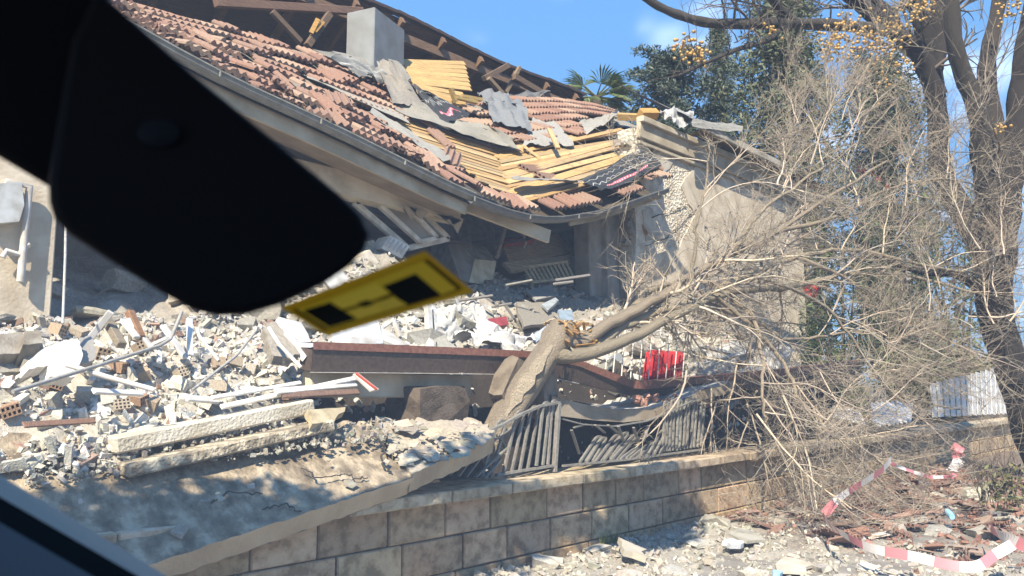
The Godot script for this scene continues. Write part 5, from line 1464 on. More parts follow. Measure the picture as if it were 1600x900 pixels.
	for i in 130:
		var p := oz(952 + rf(-14, 14), 862, -4.5)
		p.y = 0.17
		var d := Vector3(rf(-0.6, 0.6), rf(0.6, 1.2), rf(-0.2, 0.6)).normalized()
		var s := d.cross(Vector3(rf(-1, 1), 0.1, rf(-1, 1))).normalized() * 0.006
		var l := rf(0.05, 0.15)
		wd.col = tone(Color(0.16, 0.19, 0.06), 0.3)
		wd.tri(p - s, p + s, p + d * l, s.cross(d))
	tag(put("grass_tuft", wd, M.leaf), "small green weed tuft growing at the foot of the stone wall", "weed")

# ------------------------------------------------------------------ the snapped tree and its fallen crown
func smooth_path(p: Array, sub := 5) -> Array:
	var cv := Curve3D.new()
	for i in p.size():
		var a: Vector3 = p[maxi(i - 1, 0)]
		var b: Vector3 = p[mini(i + 1, p.size() - 1)]
		var t := (b - a) * 0.17
		cv.add_point(p[i], -t, t)
	var out := []
	for i in p.size() - 1:
		for k in sub: out.append(cv.sample(i, float(k) / sub))
	out.append(p[-1])
	return out
var twig_count := 0
func twig(m: MB, at: Vector3, d: Vector3, l: float, r: float, level: int, droop: float, c: Color) -> void:
	twig_count += 1
	var n_ := 4 if level > 1 else 6
	if level == 0: n_ = 9
	var pts := [at]
	var rad := [r]
	var p := at
	var dir := d
	var bend := Vector3(rf(-1, 1), rf(-0.6, 1), rf(-1, 1)) * (0.35 if level > 0 else 0.22)
	for i in n_:
		dir = (dir + bend / n_ * 2.0 + Vector3(rf(-1, 1), rf(-1, 1), rf(-1, 1)) * 0.16 + Vector3(0, -droop / n_, 0)).normalized()
		p += dir * l / n_
		if p.y < 0.3: p.y = 0.3 + rf(0, 0.05)
		pts.append(p); rad.append(lerpf(r, r * 0.35, float(i + 1) / n_))
	m.col = tone(c * (1.4 if level == 0 else 1.0), 0.2)
	m.tube(pts, rad, 5 if level == 0 else (4 if level == 1 else 3), false)
	if level < 3:
		var kids := 7 if level == 0 else (5 if level == 1 else 3)
		for k in kids:
			var t := rf(0.2, 1.0)
			var i := mini(int(t * n_), n_ - 1)
			var b: Vector3 = pts[i].lerp(pts[i + 1], t * n_ - i)
			var along: Vector3 = (pts[i + 1] - pts[i]).normalized()
			var side := Vector3(rf(-0.7, 1), rf(-0.7, 1.0), rf(-1, 1)).normalized()
			twig(m, b, (along + side * rf(0.5, 1.1)).normalized(), l * rf(0.42, 0.7), maxf(r * 0.52, 0.0027), level + 1, droop * rf(0.3, 1.2), c)

func fallen_tree() -> void:
	var o := thing("fallen_tree", "bare snapped tree, its trunk broken through and its leafless crown fallen over the wall", "tree", oz(775, 662, -4.75))
	var org := o.position
	var rel := func(px, py, z): return oz(px, py, z) - org
	# standing stump that leans up to the break, thick and torn
	var pts := smooth_path([rel.call(748, 722, -4.98), rel.call(788, 655, -4.9), rel.call(822, 600, -4.82), rel.call(858, 548, -4.76), rel.call(878, 514, -4.76)], 6)
	var rad := []
	for i in pts.size(): rad.append(lerpf(0.14, 0.112, float(i) / pts.size()) + (0.02 if i > pts.size() - 6 else 0.0))
	var st := mb(Color(0.68, 0.555, 0.40))
	st.tube(pts, rad, 18, true, 0.07, 1.3)
	put("trunk", st, M.bark, o)
	var bare := mb(Color(0.80, 0.67, 0.48))   # pale stripe puts a sunlit strip into the trunk colour
	for i in range(6, pts.size() - 7):
		var a: Vector3 = pts[i]
		var b: Vector3 = pts[i + 1]
		var t := (i - 6.0) / (pts.size() - 13.0)
		var w := 0.05 * sin(PI * clampf(t, 0.03, 0.97)) + 0.006
		var w2 := 0.05 * sin(PI * clampf(t + 1.0 / (pts.size() - 13.0), 0.03, 0.97)) + 0.006
		var o2 := []
		for q in [i, i + 1]:
			var ax: Vector3 = (pts[q + 1] - pts[q - 1]).normalized()
			var off := (Vector3(-0.55, 0.35, 0.75)).normalized()
			off = (off - ax * off.dot(ax)).normalized()
			var sd := ax.cross(off)
			var ww := (w if q == i else w2) * (1.0 + 0.35 * sin(q * 2.3))
			o2.append([pts[q] + off * (rad[q] * 1.0 + 0.010) - sd * ww, pts[q] + off * (rad[q] * 1.0 + 0.013) + sd * ww, off])
		bare.quad(o2[0][0], o2[0][1], o2[1][1], o2[1][0], o2[0][2])
	put("painted_sun_strip", bare, M.bark, o)
	var spl := mb()
	for i in 150:
		var d := (pts[-1] - pts[-4] as Vector3).normalized()
		var s := Vector3(rf(-1, 1), rf(-1, 1), rf(-1, 1)) * 0.13
		s -= d * s.dot(d)
		var a: Vector3 = pts[-1] + s - d * 0.06
		spl.col = tone(Color(0.62, 0.36, 0.11) if rf(0, 1) < 0.6 else Color(0.7, 0.55, 0.33), 0.2)
		a += Vector3(rf(0.0, 0.3), rf(-0.22, 0.0), 0.0) * (1.0 if i % 2 else 0.0)
		var e := a + (d * rf(0.2, 0.6) + Vector3(rf(-0.1, 0.9), rf(-0.7, 0.3), rf(-0.3, 0.3))) * rf(0.06, 0.2)
		var w := rf(0.01, 0.028)
		spl.bar(a, e, w, 0.006, Vector3(rf(-1, 1), 1, rf(-1, 1)).normalized())
		spl.bar(e - (e - a) * 0.1, e + (e - a) * rf(0.1, 0.5) + Vector3(0, rf(-0.02, 0.02), 0), w * 0.5, 0.004, Vector3(rf(-1, 1), 1, rf(-1, 1)).normalized())
	for i in 26:
		spl.col = tone(Color(0.56, 0.31, 0.09) if i % 3 else Color(0.36, 0.2, 0.09), 0.2)
		var a: Vector3 = rel.call(rf(884, 934), rf(506, 548), rf(-4.78, -4.6))
		spl.chip(Transform3D(Basis.from_euler(Vector3(rf(-0.5, 0.5), rf(-1, 1), rf(-0.9, 0.4))), a), Vector3(rf(0.06, 0.18), rf(0.012, 0.04), rf(0.02, 0.05)), rng)
	put("splintered_break", spl, M.wood, o)
	# the crown's limbs
	var c := Color(0.76, 0.62, 0.44)
	var limbs := [
		[[[858, 545, -4.76], [905, 532, -4.7], [965, 500, -4.66], [1040, 458, -4.6], [1100, 418, -4.5], [1160, 392, -4.4], [1215, 360, -4.3], [1295, 308, -4.15], [1390, 250, -3.8]], 0.105, 0.02],
		[[[856, 556, -4.76], [900, 548, -4.72], [950, 528, -4.7], [1015, 492, -4.65], [1090, 470, -4.5], [1180, 425, -4.4], [1265, 398, -4.3], [1350, 392, -4.2], [1460, 418, -3.5], [1540, 430, -3.1]], 0.085, 0.02],
		[[[868, 530, -4.76], [925, 520, -4.72], [975, 488, -4.8], [1030, 448, -4.9], [1095, 428, -5.0], [1180, 372, -5.1], [1260, 330, -5.2]], 0.075, 0.02],
		[[[860, 556, -4.72], [915, 553, -4.62], [985, 528, -4.55], [1060, 490, -4.5], [1140, 456, -4.4], [1240, 448, -4.3], [1330, 428, -4.1], [1430, 432, -3.7], [1520, 455, -3.2], [1590, 470, -2.9]], 0.10, 0.018],
		[[[1085, 470, -4.5], [1180, 502, -4.4], [1235, 530, -4.3], [1310, 522, -4.2], [1400, 508, -4.1]], 0.045, 0.014],
		[[[1120, 462, -4.4], [1185, 520, -4.2], [1225, 570, -4.0], [1252, 630, -3.8], [1290, 672, -3.7], [1322, 688, -3.65]], 0.04, 0.012],
		[[[1140, 462, -4.45], [1178, 500, -4.2], [1192, 560, -4.0], [1190, 620, -3.9], [1200, 660, -3.85]], 0.038, 0.012],
		[[[1080, 440, -4.5], [1086, 385, -4.45], [1090, 345, -4.4], [1104, 285, -4.35], [1108, 215, -4.3]], 0.035, 0.01],
		[[[1150, 398, -4.4], [1185, 335, -4.3], [1250, 285, -4.2], [1330, 232, -4.1], [1400, 160, -4.0]], 0.04, 0.01],
		[[[1215, 362, -4.3], [1300, 340, -4.2], [1380, 300, -4.1], [1470, 280, -3.5], [1570, 300, -3.0]], 0.045, 0.012],
		[[[1240, 400, -4.3], [1330, 440, -4.1], [1420, 500, -3.9], [1500, 540, -3.2], [1580, 560, -2.9]], 0.04, 0.012],
		[[[1180, 430, -4.35], [1290, 480, -4.1], [1350, 560, -3.9], [1400, 620, -3.8], [1500, 640, -3.2]], 0.035, 0.012],
	]
	var m := mb()
	var n_limb := 0
	for L in limbs:
		var k := []
		for q in L[0]: k.append(rel.call(q[0], q[1], q[2]))
		var p := smooth_path(k, 5)
		var r := []
		for i in p.size(): r.append(lerpf(L[1] * 0.78, L[2] * 0.8, pow(float(i) / p.size(), 0.7)))
		var wob := rf(0, 99)
		for i in p.size(): p[i] += Vector3(0, n3(Vector3(i * 0.35 + wob, 0, 0), 1.0), n3(Vector3(0, i * 0.35 + wob, 5), 1.0)) * 0.035 * minf(1.0, i / 6.0) + Vector3(rf(-1, 1), rf(-1, 1), rf(-1, 1)) * 0.012
		var lm := mb(tone(c, 0.1))
		lm.tube(p, r, 10, true, 0.05, rf(0, 6))
		put("limb", lm, M.bark, o)
		# side branches all along, more towards the end
		var kids: int = 12 if L[1] > 0.06 else 9
		if L[2] <= 0.01 or n_limb == 7: kids = 4
		for b in kids:
			var t := rf(0.28, 1.0)
			var i := mini(int(t * (p.size() - 1)), p.size() - 2)
			var along: Vector3 = (p[i + 1] - p[i]).normalized()
			var side := Vector3(rf(-0.1, 1.0), rf(-0.9, 1.0), rf(-0.9, 0.9)).normalized()
			var hang := rf(0.0, 0.5)
			var near_room := 0.4 if pj(p[i] + org).x < 1060.0 else 1.0
			twig(m, p[i] + org, (along * 0.7 + side * rf(0.6, 1.1)).normalized(), rf(0.8, 1.7) * near_room * (0.75 if n_limb in [7] else 1.0), maxf(r[i] * 0.45, 0.009), 0, hang, Color(0.50, 0.42, 0.32))
		n_limb += 1
	# the drooping skirt of twigs down to the pavement, and the upper spray
	for s in [[1090, 560, -4.5, -0.2, -1, 0.3], [1130, 600, -4.4, 0.1, -1, 0.3], [1160, 560, -4.3, 0, -1, 0.4], [1200, 640, -3.9, 0.1, -1, 0.2], [1230, 600, -3.9, 0.2, -1, 0.3], [1260, 650, -3.8, 0.2, -1, 0.2], [1300, 680, -3.7, 0.4, -0.8, 0.2], [1180, 650, -4.2, -0.3, -1, 0.3], [1150, 640, -4.4, -0.4, -1, 0.3], [1110, 620, -4.5, -0.3, -1, 0.3], [1330, 640, -3.8, 0.5, -0.6, 0.2], [1240, 690, -3.8, -0.1, -1, 0.2], [1280, 600, -3.9, 0.3, -1, 0.2], [1350, 600, -3.9, 0.6, -0.7, 0.1],
			[1230, 290, -4.3, 0.2, 1, 0], [1280, 260, -4.2, 0.1, 1, 0], [1330, 240, -4.2, 0.3, 1, 0.1], [1270, 210, -4.5, 0.1, 1, 0], [1310, 190, -4.4, 0.2, 1, 0], [1360, 330, -4.1, 0.5, 0.7, 0.1], [1420, 260, -4.0, 0.4, 0.8, 0], [1470, 340, -3.4, 0.6, 0.4, 0], [1440, 380, -3.9, 0.7, 0.2, 0.2], [1500, 420, -3.1, 0.8, 0, 0.3], [1250, 340, -4.4, 0.2, 1, 0], [1340, 300, -4.3, 0.1, 1, 0], [1400, 450, -3.9, 0.8, -0.4, 0.3], [1450, 520, -3.4, 0.8, -0.4, 0.3], [1530, 500, -3.0, 0.8, 0.1, 0.2], [1480, 300, -3.3, 0.2, 0.9, 0.1], [1540, 380, -2.9, 0.3, 0.7, 0.1], [1560, 460, -2.8, 0.5, 0.4, 0.2], [1300, 400, -4.1, 0.3, 0.9, 0.1], [1380, 400, -4.0, 0.4, 0.8, 0.1], [1260, 200, -4.4, 0.2, 1, 0], [1350, 190, -4.2, 0.3, 1, 0], [1580, 400, -2.7, 0.1, 0.8, 0.1], [1590, 500, -2.6, 0.2, 0.3, 0.2], [1540, 520, -2.9, 0.4, 0.3, 0.2], [1420, 330, -3.6, 0.3, 0.9, 0], [1520, 430, -3.0, 0.3, 0.8, 0.1], [1470, 470, -3.3, 0.5, 0.6, 0.1], [1400, 540, -3.7, 0.6, 0.2, 0.2]]:
		for k in (1 if s[4] < -0.3 else 2): twig(m, oz(s[0] + rf(-20, 20), s[1] + rf(-20, 20), s[2] + rf(-0.4, 0.2)), Vector3(s[3] + rf(-0.3, 0.3), s[4], rf(-0.4, 0.5)).normalized(), rf(0.8, 1.4), rf(0.008, 0.014), 0, s[5], Color(0.50, 0.42, 0.32))
	var tw := put("fine_twigs", m, M.twig, o)
	tw.position = -org
	stuff(tw)
	print("twigs ", twig_count, " tris ", m.v.size() / 3)

# ------------------------------------------------------------------ leaves
func leaves(m: MB, at: Vector3, r: Vector3, count: int, size: float, c: Color, var_ := 0.35, slim := 0.5) -> void:
	for i in count:
		var d := Vector3(rng.randfn(), rng.randfn(), rng.randfn()).normalized() * pow(rf(0.15, 1.0), 0.5)
		var p := at + d * r
		var x := Vector3(rf(-1, 1), rf(-0.6, 1), rf(-1, 1)).normalized()
		x = (x + d * 0.7).normalized()
		var y := x.cross(Vector3(rf(-1, 1), rf(-1, 1), rf(-1, 1))).normalized()
		var s := size * rf(0.6, 1.3)
		var nn := (x.cross(y) + Vector3(0, 0.4, 0)).normalized()
		m.col = tone(c, var_)
		var a := p - x * s
		var b := p + y * s * slim
		var e := p + x * s
		var f := p - y * s * slim
		m.tri3(a, b, e, nn, nn, nn); m.tri3(a, e, f, nn, nn, nn)

func conifer(called: String, label: String, at: Vector3, h: float, w: float, c: Color, ragged: float, column: bool, tiers: int, count: int) -> void:
	var o := thing(called, label, "tree", at, "trees beyond the house")
	var t := mb(Color(0.13, 0.1, 0.075))
	t.tube([Vector3.ZERO, Vector3(0.1, h * 0.5, 0), Vector3(0, h * 0.97, 0)], [h * 0.02, h * 0.012, 0.03], 8)
	put("trunk", t, M.bark, o)
	var m := mb()
	var br := mb(Color(0.12, 0.095, 0.07))
	for i in tiers:
		var k := (i + 0.5) / tiers
		var y := lerpf(0.22 if not column else 0.06, 0.98, k) * h
		var reach := w * (pow(1.0 - k, 0.5) if not column else pow(sin(PI * clampf(0.1 + 0.9 * k, 0, 1)), 0.55)) + w * 0.07
		for j in 6:
			var a := TAU * (j + rf(-0.4, 0.4)) / 6.0 + i
			var l := reach * rf(1.0 - ragged, 1.0 + ragged * 0.4)
			var d := Vector3(cos(a), 0.25 if not column else 1.1, sin(a)).normalized()
			if not column: br.tube([Vector3(0, y, 0), Vector3(0, y, 0) + d * l], [0.05, 0.015], 4, false)
			for s in 4:
				var f := (s + 1) / 4.0
				leaves(m, Vector3(0, y, 0) + d * l * f + Vector3(rf(-1, 1), rf(-0.5, 0.5), rf(-1, 1)) * w * 0.06, Vector3(1, 0.6 if not column else 1.4, 1) * w * (0.10 if not column else 0.13), count, w * (0.022 if not column else 0.04), c.lerp(c * 1.7, rf(0, 0.6)), 0.3, 0.3)
	if br.v.size(): put("boughs", br, M.bark, o)
	stuff(put("crown", m, M.leaf, o))

func bush(called: String, label: String, cat: String, at: Vector3, r: Vector3, clumps: int, count: int, size: float, c: Color, group := "", slim := 0.4, stem := true) -> Node3D:
	var o := thing(called, label, cat, at, group)
	if stem:
		var s := mb(Color(0.2, 0.16, 0.11))
		for i in 5:
			var a := TAU * i / 5.0
			s.tube([Vector3(cos(a) * 0.1, 0, sin(a) * 0.1), Vector3(cos(a) * r.x * 0.25, r.y * 0.7, sin(a) * r.z * 0.25), Vector3(cos(a) * r.x * 0.5, r.y * 1.3, sin(a) * r.z * 0.5)], [0.05, 0.035, 0.015], 6)
		put("stems", s, M.bark, o)
	var m := mb()
	for i in clumps:
		var d := Vector3(rng.randfn(), rng.randfn(), rng.randfn()).normalized() * pow(rf(0.2, 1), 0.4)
		leaves(m, Vector3(0, r.y, 0) + d * r * rf(0.75, 1.08), r * rf(0.16, 0.3), count, size, c.lerp(c * 1.8, rf(0, 0.7)), 0.35, slim)
	stuff(put("foliage", m, M.leaf, o))
	return o

func greenery() -> void:
	var at := func(px, z, y := 0.5) -> Vector3:
		var p := oz(px, 600, z)
		return Vector3(p.x, y, p.z)
	conifer("pine_tree", "dark blue-green spreading conifer behind the rough stucco wall", at.call(1062, -20.0), 17.2, 5.2, Color(0.055, 0.075, 0.05), 0.5, false, 15, 130)
	conifer("cypress_tree", "tall narrow dark cypress right of the spreading conifer", at.call(1140, -19.0), 19.0, 1.75, Color(0.08, 0.095, 0.055), 0.35, true, 26, 80)
	conifer("cypress_tree", "dull green conifer behind the yellow berries", at.call(1245, -15.0), 18.5, 3.4, Color(0.10, 0.112, 0.06), 0.4, true, 20, 95)
	conifer("cypress_tree", "dark conifer seen between the standing trunks", at.call(1400, -10.0), 13.0, 2.6, Color(0.055, 0.07, 0.038), 0.4, true, 18, 80)
	# fan palm
	var pm := thing("fan_palm", "wind-blown fan palm behind the end of the roof ridge", "palm", at.call(938, -18.0))
	var hp := 11.9
	var tk := mb(Color(0.2, 0.16, 0.11))
	tk.tube([Vector3.ZERO, Vector3(0.05, hp * 0.5, 0), Vector3(0, hp, 0)], [0.3, 0.24, 0.22], 12)
	put("trunk", tk, M.bark, pm)
	for i in 26:
		var m := mb()
		var a := rf(0, TAU)
		var up := rf(-0.25, 1.0)
		var d := Vector3(cos(a) + 0.35, up, sin(a)).normalized()
		var stem := Vector3(0, hp, 0) + d * rf(0.5, 0.8)
		m.col = Color(0.12, 0.13, 0.04)
		m.tube([Vector3(0, hp, 0), stem], [0.035, 0.02], 5, false)
		var s := d.cross(Vector3.UP).normalized()
		for k in 15:
			var f := lerpf(-1.25, 1.25, k / 14.0)
			var e := (d * cos(f) + s * sin(f) + Vector3(0.25, -0.1, 0)).normalized()
			var l := rf(0.75, 1.1) * (0.6 + 0.4 * cos(f))
			m.col = tone(Color(0.12, 0.16, 0.05), 0.3)
			var w := s * 0.045 if absf(f) < 0.7 else Vector3(0, 0.045, 0)
			var tip := stem + e * l + Vector3(0, -0.15 * l, 0)
			var mid := stem + e * l * 0.6
			m.tri(stem, mid - w, mid + w, Vector3.UP); m.tri(mid - w, mid + w, tip, Vector3.UP)
		put("frond", m, M.leaf, pm)
	# oleander behind the fallen crown, with a few red flowers
	var ol := bush("oleander", "tall leafy green oleander with a few red flowers behind the fallen crown", "shrub", at.call(1318, -6.6, 0.6), Vector3(1.7, 2.5, 1.2), 130, 46, 0.085, Color(0.075, 0.10, 0.035), "", 0.22)
	for s in [[1350, 268], [1342, 262], [1372, 280], [1360, 272], [1388, 292]]:
		var f := mb()
		for k in 30:
			leaves(f, Vector3(rf(-0.08, 0.08), rf(-0.05, 0.05), 0), Vector3(0.05, 0.04, 0.05), 1, 0.028, Color(0.62, 0.04, 0.03), 0.2, 0.7)
		var q := stuff(put("flower_head", f, M.leaf, ol))
		q.position = oz(s[0], s[1], -5.6) - ol.position
	var rfl := bush("red_flower_shrub", "small shrub with one bright red bloom beside the end of the rough wall", "shrub", at.call(1280, -6.3, 0.6), Vector3(0.55, 1.0, 0.5), 36, 40, 0.06, Color(0.07, 0.10, 0.035), "", 0.25)
	var bl := mb()
	leaves(bl, Vector3.ZERO, Vector3(0.14, 0.11, 0.12), 90, 0.06, Color(0.70, 0.03, 0.03), 0.2, 0.7)
	var bq := put("bloom", bl, M.leaf, rfl)
	bq.position = oz(1268, 455, -6.0) - rfl.position
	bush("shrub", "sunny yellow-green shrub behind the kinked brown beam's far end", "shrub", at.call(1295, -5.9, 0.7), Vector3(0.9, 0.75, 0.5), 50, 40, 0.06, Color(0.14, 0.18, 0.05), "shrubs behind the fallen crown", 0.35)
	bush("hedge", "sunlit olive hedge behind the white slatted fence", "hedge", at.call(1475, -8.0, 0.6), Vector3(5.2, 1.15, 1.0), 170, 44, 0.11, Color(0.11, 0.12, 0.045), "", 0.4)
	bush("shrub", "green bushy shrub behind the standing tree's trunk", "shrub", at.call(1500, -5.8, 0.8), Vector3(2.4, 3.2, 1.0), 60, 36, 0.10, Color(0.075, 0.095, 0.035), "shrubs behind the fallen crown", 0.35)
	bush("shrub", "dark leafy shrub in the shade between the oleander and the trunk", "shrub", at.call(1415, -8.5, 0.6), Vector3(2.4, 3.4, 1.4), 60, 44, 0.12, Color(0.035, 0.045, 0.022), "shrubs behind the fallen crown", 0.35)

# ------------------------------------------------------------------ standing chinaberry with yellow berries
func standing_tree() -> void:
	var base_ := od(1652, 768, 12.8)
	var o := thing("berry_tree", "large bare standing tree with dark trunk and hanging yellow berries", "tree", base_)
	var rel := func(q): return od(q[0], q[1], q[2] * 1.6) - base_
	var c := Color(0.12, 0.10, 0.08)
	var limbs := [
		["trunk", [[1650, 800, 8.0], [1605, 650, 8.0], [1570, 550, 8.0], [1555, 450, 8.0], [1562, 350, 8.0], [1572, 270, 8.0]], 0.135, 0.15, 0.9],
		["limb", [[1562, 380, 8.0], [1540, 280, 7.9], [1530, 190, 7.8], [1506, 116, 7.7], [1488, 44, 7.6], [1488, -60, 7.5]], 0.105, 0.05, 1.3],
		["limb", [[1560, 330, 8.0], [1556, 230, 8.1], [1542, 120, 8.2], [1552, 50, 8.3], [1570, -60, 8.4]], 0.10, 0.05, 1.25],
		["limb", [[1572, 300, 8.0], [1590, 200, 8.0], [1598, 100, 8.0], [1620, -40, 8.0]], 0.115, 0.06, 0.85],
		["limb", [[1556, 420, 8.2], [1510, 345, 8.6], [1474, 270, 8.9], [1464, 190, 9.0], [1456, 95, 9.0], [1440, 40, 9.0], [1410, -60, 9.0]], 0.115, 0.075, 0.6],
		["bough", [[1462, 150, 9.0], [1440, 90, 8.9], [1400, 50, 8.7], [1360, 20, 8.5], [1310, -30, 8.3]], 0.10, 0.06, 0.9],
		["bough", [[1456, 110, 9.0], [1470, 60, 9.0], [1466, 10, 9.0], [1480, -50, 9.0]], 0.1, 0.07, 0.9],
		["bough", [[1410, 55, 8.6], [1340, 42, 8.0], [1240, 36, 7.4], [1160, 38, 7.0], [1100, 34, 6.8], [1050, 20, 6.6], [1005, -6, 6.5]], 0.055, 0.026, 1.3],
		["bough", [[1240, 36, 7.4], [1215, 10, 7.2], [1190, -30, 7.0]], 0.04, 0.03, 1.2],
		["bough", [[1225, 40, 7.3], [1200, 62, 7.1], [1150, 78, 6.9], [1110, 95, 6.7], [1060, 118, 6.6]], 0.024, 0.01, 1.2],
		["bough", [[1395, 48, 8.6], [1370, 10, 8.7], [1300, -40, 8.6]], 0.09, 0.06, 0.8],
		["bough", [[1545, 470, 8.0], [1500, 430, 7.8], [1440, 425, 7.6], [1370, 400, 7.4]], 0.05, 0.015, 1.1],
	]
	var m := mb()
	for L in limbs:
		var k := []
		for q in L[1]: k.append(rel.call(q))
		var p := smooth_path(k, 5)
		var r := []
		for i in p.size(): r.append(1.75 * lerpf(L[2], L[3], float(i) / p.size()) * (1.0 + 0.06 * sin(i * 1.9)))
		var b := mb(c * L[4])
		b.tube(p, r, 22, true, 0.11, rf(0, 6))
		put(L[0], b, M.bark, o)
		if L[0] == "bough":
			for s in 7:
				var i := rng.randi_range(2, p.size() - 2)
				twig(m, p[i] + base_, ((p[i + 1] - p[i]).normalized() * 0.5 + Vector3(rf(-1, 0.4), rf(-0.5, 0.9), rf(-0.7, 0.7))).normalized(), rf(0.8, 1.7), maxf(r[i] * 0.3, 0.010), 1, rf(0.0, 0.4), Color(0.24, 0.2, 0.16))
	for s in [[1560, 240, 7.8, -1, 0.2], [1520, 330, 7.7, -1, 0], [1590, 300, 7.7, -0.6, -0.4], [1550, 420, 7.7, -1, -0.2], [1580, 520, 7.7, -0.8, 0.3], [1540, 130, 8.0, 0.2, 0.6], [1500, 90, 7.6, -0.4, 0.7]]:
		for k in 3: twig(m, od(s[0], s[1], s[2] * 1.58), Vector3(s[3] + rf(-0.4, 0.4), s[4] + rf(-0.4, 0.4), rf(-0.4, 0.6)).normalized(), rf(0.9, 1.8), 0.015, 1, 0.2, Color(0.26, 0.22, 0.17))
	var tw := put("fine_twigs", m, M.twig, o)
	tw.position = -base_
	stuff(tw)
	# ivy-like dry growth that hangs on the trunk's shaded side
	var sph := []
	for i in 3:
		var s := SphereMesh.new()
		s.radius = 0.5; s.height = 1.0; s.radial_segments = 8; s.rings = 5
		sph.append(s)
	# berries in hanging bunches
	for s in [[1078, 78, 6.6, 26, 46], [1092, 92, 6.6, 14, 18], [1318, 50, 7.6, 34, 60], [1345, 72, 7.6, 36, 60], [1300, 88, 7.5, 24, 34], [1380, 55, 7.7, 30, 50], [1400, 38, 7.8, 26, 40], [1372, 78, 7.6, 22, 30], [1430, 15, 7.8, 30, 44], [1410, 100, 7.8, 24, 20], [1380, 120, 7.7, 30, 20], [1300, 60, 7.5, 18, 24], [1575, 22, 7.9, 22, 24], [1592, 8, 7.9, 16, 18], [1560, 200, 7.7, 10, 8], [1566, 198, 7.7, 12, 8], [1450, 8, 7.9, 20, 22], [1205, 48, 7.0, 12, 12]]:
		var mm := mb()
		var st := mb(Color(0.25, 0.2, 0.13))
		var top := od(s[0] + rf(-5, 5), s[1] - s[3] * 0.9, s[2] * 1.6)
		for i in s[4]:
			var p := od(s[0] + rng.randfn() * s[3] * 0.5, s[1] + rng.randfn() * s[3] * 0.42, s[2] * 1.6 + rf(-0.2, 0.2))
			var rr := rf(0.019, 0.028)
			mm.col = tone(Color(0.50, 0.31, 0.085) if rf(0, 1) < 0.8 else Color(0.40, 0.25, 0.09), 0.2)
			ball(mm, p - base_, rr)
			if i % 3 == 0: st.tube([top - base_, (top * 0.4 + p * 0.6) - base_ + Vector3(0, 0.02, 0), p - base_], [0.004, 0.003, 0.002], 3, false)
		var bc := stuff(put("berry_bunch", mm, M.plastic, o))
		stuff(put("stalks", st, M.twig, bc))
func ball(m: MB, p: Vector3, r: float) -> void:
	var ring := []
	for j in 5:
		var a := PI * j / 4.0
		var row := []
		for i in 7: row.append(Vector3(sin(a) * cos(TAU * i / 6.0), cos(a), sin(a) * sin(TAU * i / 6.0)))
		ring.append(row)
	for j in 4:
		for i in 6:
			var a: Vector3 = ring[j][i]
			var b: Vector3 = ring[j][i + 1]
			var d: Vector3 = ring[j + 1][i + 1]
			var e: Vector3 = ring[j + 1][i]
			if j > 0: m.tri3(p + a * r, p + b * r, p + d * r, a, b, d)
			if j < 3: m.tri3(p + a * r, p + d * r, p + e * r, a, d, e)

